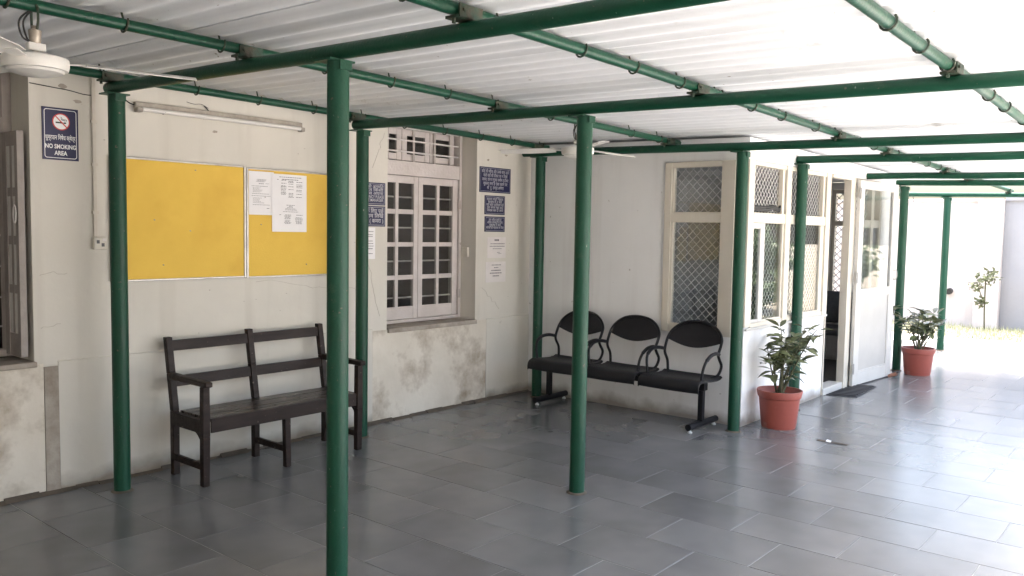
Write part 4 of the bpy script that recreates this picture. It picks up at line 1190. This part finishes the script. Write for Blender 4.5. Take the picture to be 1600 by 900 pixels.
# ------------------------------------------------------------------ ceiling fans
def fan(x, y, zt, drop, label, a0):
    t = thing('ceiling_fan', (x, y, zt - drop), label, 'fan', 'ceiling fans under the canopy', rz=0.0001)
    Z = 0.0   # own axes: motor centre at z = 0
    MB().lathe((0, 0, 0), [(0.002, -0.060), (0.06, -0.056), (0.095, -0.045), (0.100, -0.036), (0.112, -0.034), (0.116, -0.016), (0.1165, 0.006), (0.112, 0.012), (0.108, 0.013), (0.06, 0.024), (0.030, 0.030), (0.002, 0.032)], 36).build('motor_housing', M['fan'], t, True)
    m = MB().tube([(0, 0, 0.03), (0, 0, drop - 0.055)], 0.012, 10)
    m.lathe((0, 0, 0), [(0.016, drop - 0.125), (0.020, drop - 0.115), (0.023, drop - 0.072), (0.016, drop - 0.068)], 16)
    m.build('down_rod', M['fanrod'], t, True)
    MB().box(-0.030, 0.034, -0.018, 0.018, 0.036, 0.066).build('terminal_box', M['fan'], t, bevel=0.005)
    m = MB().tube(smooth_path([(0, -0.02, drop - 0.07), (0, -0.032, drop - 0.04), (0, -0.028, drop + 0.01), (0, 0.0, drop + 0.028), (0, 0.028, drop + 0.01), (0, 0.03, drop - 0.04), (0, 0.02, drop - 0.07)]), 0.005, 8)
    m.build('hook', M['rust'], t, True)
    m = MB()
    for s in (0.03, 0.045):
        m.tube(smooth_path([(-0.01, 0.0, 0.066), (-s, 0.0, drop * 0.45), (-s - 0.01, 0.0, drop * 0.75), (-s * 0.4, 0.0, drop)]), 0.0035, 6)
    m.build('wire', M['cable'], t, True)
    for k in range(3):
        a = a0 + k * 2 * PI / 3
        ca, sa = math.cos(a), math.sin(a)
        def Q(u, v, z): return (u * ca - v * sa, u * sa + v * ca, z)
        m = MB(); m.hexa([Q(0.09, -0.018, -0.008), Q(0.20, -0.03, -0.002), Q(0.20, 0.03, 0.004), Q(0.09, 0.018, -0.004)], [Q(0.09, -0.018, -0.004), Q(0.20, -0.03, 0.002), Q(0.20, 0.03, 0.008), Q(0.09, 0.018, 0.0)])
        br = m.build('blade_bracket', M['fan'], t)
        m = MB(); sec = [(0.17, 0.048), (0.24, 0.062), (0.36, 0.066), (0.48, 0.062), (0.56, 0.052), (0.585, 0.036)]
        for off in (0.0, 0.003):
            for (u, hw) in sec:
                for q in (-1, -0.33, 0.33, 1): m.v.append(Vector(Q(u, q * hw, 0.006 + q * hw * 0.16 - 0.010 * q * q + off - 0.012 * (u - 0.17))))
        nn = len(sec) * 4
        for off in (0, nn):
            for i in range(len(sec) - 1):
                for j in range(3):
                    b = off + i * 4 + j; m.f.append((b, b + 1, b + 5, b + 4))
        for i in range(len(sec) - 1):
            for j in (0, 3): m.f.append((i * 4 + j, (i + 1) * 4 + j, nn + (i + 1) * 4 + j, nn + i * 4 + j))
        for j in range(3):
            for i in (0, len(sec) - 1): m.f.append((i * 4 + j, i * 4 + j + 1, nn + i * 4 + j + 1, nn + i * 4 + j))
        m.build('blade', M['fan'], t, True)
fan(1.315, -1.58, bz(1.315, -1.58) + BR + 0.01, 0.185, 'white ceiling fan hanging near the no smoking sign', -0.28)
fan(4.875, -1.58, bz(4.875, -1.58) + BR + 0.01, 0.175, 'white ceiling fan half hidden behind the thin green post by the chairs', -0.15)

# ------------------------------------------------------------------ potted plants
leaf_me = []
for v in range(3):
    m = MB()
    Ls, hw = 1.0, (0.22, 0.26, 0.20)[v]
    sec = [(0.0, 0.02), (0.18, hw * 0.6), (0.42, hw), (0.66, hw * 0.86), (0.86, hw * 0.45), (1.0, 0.01)]
    for (u, w_) in sec:
        dz = -0.22 * u * u * (0.6 + 0.4 * v)
        m.v += [Vector((u, -w_, dz + w_ * 0.35)), Vector((u, 0, dz)), Vector((u, w_, dz + w_ * 0.35))]
    for i in range(len(sec) - 1):
        for j in range(2): m.f.append((i * 3 + j, i * 3 + j + 1, i * 3 + j + 4, i * 3 + j + 3))
    me = m.mesh('leaf'); me.materials.append(M['leaf'])
    for p in me.polygons: p.use_smooth = True
    leaf_me.append(me)
def plant(x, y, label, nleaf, lean, seed, scale=1.0, stems=5, H=0.56, spread=0.24, lsize=0.10):
    rnd = random.Random(seed)
    t = thing('potted_plant', (x, y, 0), label, 'plant', 'potted plants by the cabin')
    pr = [(0.002, 0.012), (0.105, 0.012), (0.110, 0.0), (0.132, 0.0), (0.138, 0.02), (0.160, 0.235), (0.163, 0.245), (0.170, 0.250), (0.180, 0.298), (0.178, 0.306), (0.168, 0.306), (0.160, 0.262), (0.150, 0.250)]
    MB().lathe((x, y, 0), pr, 28).build('pot', M['terra'], t, True)
    m = MB(); m.lathe((x, y, 0), [(0.156, 0.256), (0.10, 0.268), (0.002, 0.272)], 18); m.build('soil', M['soil'], t, True)
    tips = []
    for s in range(stems):
        a = rnd.uniform(0, 2 * PI); sp = spread * rnd.uniform(0.25, 1.0); h = H * rnd.uniform(0.62, 1.0)
        b0 = Vector((x + rnd.uniform(-0.04, 0.04), y + rnd.uniform(-0.04, 0.04), 0.262))
        tip = Vector((x + math.cos(a) * sp + lean[0], y + math.sin(a) * sp + lean[1], 0.262 + h))
        if s == 0: tip = Vector((x + lean[0] * 0.5, y + lean[1] * 0.5, 0.262 + H))
        mid = b0.lerp(tip, 0.5) + Vector((rnd.uniform(-0.03, 0.03), rnd.uniform(-0.03, 0.03), 0.05))
        P = smooth_path([b0, mid, tip], 6)
        MB().tube(P, 0.006, 6, radii=[0.008 - 0.006 * i / len(P) for i in range(len(P))]).build('stem', M['stem'], t, True)
        tips.append(P)
    for i in range(nleaf):
        P = tips[i % len(tips)]
        k = rnd.uniform(0.18, 1.0) ** 0.7
        j = min(len(P) - 2, int(k * (len(P) - 1)))
        base_ = P[j].lerp(P[j + 1], rnd.random())
        base_ = base_ + Vector((rnd.gauss(0, 0.02), rnd.gauss(0, 0.02), rnd.gauss(0, 0.012)))
        o = bpy.data.objects.new('leaf', leaf_me[i % 3])
        COL.objects.link(o); o.parent = t
        o.location = base_ - Vector((x, y, 0))
        sc_ = lsize * rnd.uniform(0.7, 1.25)
        o.scale = (sc_, sc_, sc_)
        o.rotation_euler = (rnd.uniform(-0.5, 0.5), rnd.uniform(-0.9, 0.35), rnd.uniform(0, 2 * PI))
    return t
plant(6.56, -2.435, 'nearer potted plant in a terracotta coloured pot at the cabin corner', 200, (0.0, 0.02), 3, H=0.55, spread=0.31, stems=11, lsize=0.105)
plant(10.22, -2.56, 'farther potted plant in a terracotta coloured pot beyond the open door', 150, (0.06, -0.04), 11, H=0.46, spread=0.36, stems=10, lsize=0.125)

# ------------------------------------------------------------------ floor odds and ends
t = thing('doormat', (8.68, -2.30, 0.002), 'black ribbed rubber doormat in front of the cabin doorway', 'doormat')
A, B, C_, D = Vector((8.21, -2.240, 0)), Vector((8.98, -2.262, 0)), Vector((9.03, -2.47, 0)), Vector((8.30, -2.505, 0))
up = Vector((0, 0, 1))
MB().hexa([D + up * 0.002, C_ + up * 0.002, B + up * 0.002, A + up * 0.002], [D + up * 0.008, C_ + up * 0.008, B + up * 0.008, A + up * 0.008]).build('mat_base', M['mat'], t)
for k in range(9):
    u0, u1 = (k + 0.28) / 9, (k + 0.72) / 9
    p0, p1 = A.lerp(B, u0), A.lerp(B, u1); q0, q1 = D.lerp(C_, u0), D.lerp(C_, u1)
    p0, q0 = p0.lerp(q0, 0.06), p0.lerp(q0, 0.94); p1, q1 = p1.lerp(q1, 0.06), p1.lerp(q1, 0.94)
    MB().hexa([q0 + up * 0.008, q1 + up * 0.008, p1 + up * 0.008, p0 + up * 0.008], [q0 + up * 0.017, q1 + up * 0.017, p1 + up * 0.017, p0 + up * 0.017]).build('rib', M['mat'], t)
m = MB(); n = 7
top = []
for i in range(n):
    u = i / (n - 1)
    wdt = 0.045 * math.sin(PI * (0.08 + 0.84 * u))
    top.append((u, wdt))
for off in (0, 0.0012):
    for (u, wd) in top:
        for q in (-1, 0, 1):
            m.v.append(Vector((9.70 + 0.13 * u + q * wd * 0.3, -2.40 - 0.05 * u + q * wd, 0.006 + 0.030 * abs(q) * (0.4 + 0.6 * u) + 0.020 * u * u + off)))
for off in (0, n * 3):
    for i in range(n - 1):
        for j in range(2): m.f.append((off + i * 3 + j, off + i * 3 + j + 1, off + i * 3 + j + 4, off + i * 3 + j + 3))
tag(m.build('dry_leaf', M['dryleaf'], None, True), 'curled dry brown leaf lying on the floor below the open door', 'leaf')
m = MB().box(6.315, 6.350, -3.06, -2.835, 0.0018, 0.0040)
tag(m.build('dirt_strip', M['dirtline'], None), 'dark dirt filled gap between slabs in front of the near pot', 'floor gap')
m = MB().hexa([(6.305, -2.945, 0.0045), (6.365, -2.930, 0.0045), (6.372, -2.895, 0.0045), (6.312, -2.905, 0.0045)], [(6.305, -2.945, 0.008), (6.365, -2.930, 0.006), (6.372, -2.895, 0.010), (6.312, -2.905, 0.006)])
tag(m.build('paper_scrap', M['paper'], None), 'tiny white scrap of paper on the floor in front of the near pot', 'litter')

# ------------------------------------------------------------------ beyond the canopy
cw = thing('compound_wall', (17.3, -0.5, -0.06), 'pale weathered plaster compound wall beyond the sunny yard', 'wall')
MB().box(17.05, 17.35, -2.0, 9.0, -0.1, 2.22).build('wall', M['compound'], cw)
MB().box(16.88, 17.36, -2.19, -1.80, -0.1, 2.26).build('pier', M['compound'], cw, bevel=0.01)
MB().box(17.02, 17.38, -1.80, 9.0, 2.221, 2.28).build('coping', M['compound'], cw, bevel=0.01)
gw = thing('grey_wall', (17.3, -4, -0.06), 'grey cement rendered wall at the right edge, beside the pale pier', 'wall')
MB().prism([(17.08, -2.192), (17.36, -2.192), (16.9, -4.6), (16.6, -4.6)], 'z', -0.1, 2.235).build('wall', M['greywall'], gw)
MB().prism([(17.03, -2.20), (17.40, -2.20), (16.94, -4.62), (16.55, -4.62)], 'z', 2.236, 2.29).build('coping', M['greywall'], gw)
dp = thing('drain_pipe', (17.0, -1.37, 0.58), 'short black drain pipe stub sticking out of the pale compound wall', 'pipe')
m = MB(); P = [(17.06, -1.375, 0.585), (16.93, -1.375, 0.575)]
m.tube(P, 0.055, 16, cap=False); m.tube([P[1], (17.04, -1.375, 0.584)], 0.047, 16, cap=True); m.build('pipe', M['cable'], dp, True)
lr = thing('hanging_rod', (12.66, -1.78, 2.03), 'thin horizontal lamp rod hung below the farthest beam', 'lamp')
MB().tube([(12.70, -1.60, 2.02), (12.70, -1.885, 2.045)], 0.011, 8).build('rod', M['frame_grey'], lr, True)
MB().tube([(12.70, -1.80, 2.04), (12.68, -1.79, 2.14)], 0.004, 6).build('wire', M['cable'], lr)

def leafy(parent, name, centres, n, size, rnd, mt):
    m = MB()
    for i in range(n):
        c, r = centres[rnd.randrange(len(centres))]
        d = Vector((rnd.gauss(0, 1), rnd.gauss(0, 1), rnd.gauss(0, 0.8)))
        d = d.normalized() * r * (rnd.random() ** 0.45)
        p = Vector(c) + d
        a = Vector((rnd.gauss(0, 1), rnd.gauss(0, 1), rnd.gauss(0, 0.6))).normalized()
        b = a.cross(Vector((rnd.gauss(0, 1), rnd.gauss(0, 1), rnd.gauss(0, 1)))).normalized()
        s = size * rnd.uniform(0.6, 1.4)
        m.add([p, p + a * s * 0.5 + b * s * 0.28, p + a * s, p + a * s * 0.5 - b * s * 0.28], [(0, 1, 2, 3)])
    return m.build(name, mt, parent)
rnd = random.Random(5)
sh = thing('shrub', (16.55, -2.06, 0), 'thin leafy shrub standing against the pale pier', 'shrub')
MB().tube(smooth_path([(16.55, -2.06, -0.03), (16.52, -2.05, 0.35), (16.56, -2.04, 0.85)]), 0.012, 6).build('stem', M['stem'], sh, True)
MB().tube(smooth_path([(16.53, -2.05, 0.4), (16.5, -1.98, 0.6), (16.52, -1.93, 0.72)]), 0.008, 6).build('branch', M['stem'], sh, True)
leafy(sh, 'foliage', [((16.55, -2.02, 0.85), 0.17), ((16.52, -1.90, 0.72), 0.14), ((16.55, -2.15, 0.92), 0.12), ((16.5, -2.0, 0.45), 0.08)], 260, 0.07, rnd, M['leaf'])
# grass strip along the compound wall
m = MB()
for i in range(9000):
    x = rnd.uniform(14.75, 17.0); y = rnd.uniform(-6.0, 3.0)
    h = rnd.uniform(0.03, 0.11) * (1.6 if rnd.random() < 0.12 else 1); a = rnd.uniform(0, 2 * PI); w_ = 0.008
    dx, dy = math.cos(a) * w_, math.sin(a) * w_
    lx, ly = rnd.gauss(0, 0.03), rnd.gauss(0, 0.03)
    m.add([(x - dx, y - dy, -0.06), (x + dx, y + dy, -0.06), (x + lx, y + ly, h - 0.06)], [(0, 1, 2)])
gr = stuff(m.build('grass', M['grass'])); tag(gr, 'sunny strip of short grass in front of the compound wall', 'grass')
# bushes of the garden on the open side, which the cabin glass mirrors
def bush(x, y, h, r, label, seed):
    rd = random.Random(seed)
    t = thing('garden_bush', (x, y, -0.06), label, 'bush', 'bushes of the garden side')
    cs = []
    m = MB()
    for k in range(12):
        a = rd.uniform(0, 2 * PI)
        c = Vector((x + math.cos(a) * r * rd.uniform(0.2, 0.8), y + math.sin(a) * r * rd.uniform(0.2, 0.8), h * rd.uniform(0.18, 0.95)))
        cs.append((c, r * rd.uniform(0.35, 0.5)))
        m.tube(smooth_path([(x + rd.uniform(-0.1, 0.1), y + rd.uniform(-0.1, 0.1), -0.08), Vector((x, y, 0)).lerp(c, 0.5) + Vector((0, 0, 0.1)), c], 4), 0.03, 6, radii=[0.035 - 0.003 * i for i in range(9)])
    m.build('stems', M['bark'], t, True)
    leafy(t, 'crown', cs, 2600, 0.14, rd, M['leaf_far'])
bush(13.2, -5.7, 0.95, 0.6, 'broad garden bush on the open side, nearest the cabin', 1)
bush(16.8, -6.9, 1.5, 0.9, 'taller garden bush farther out on the open side', 2)
bush(19.5, -8.6, 2.6, 1.3, 'farthest garden bush on the open side', 3)
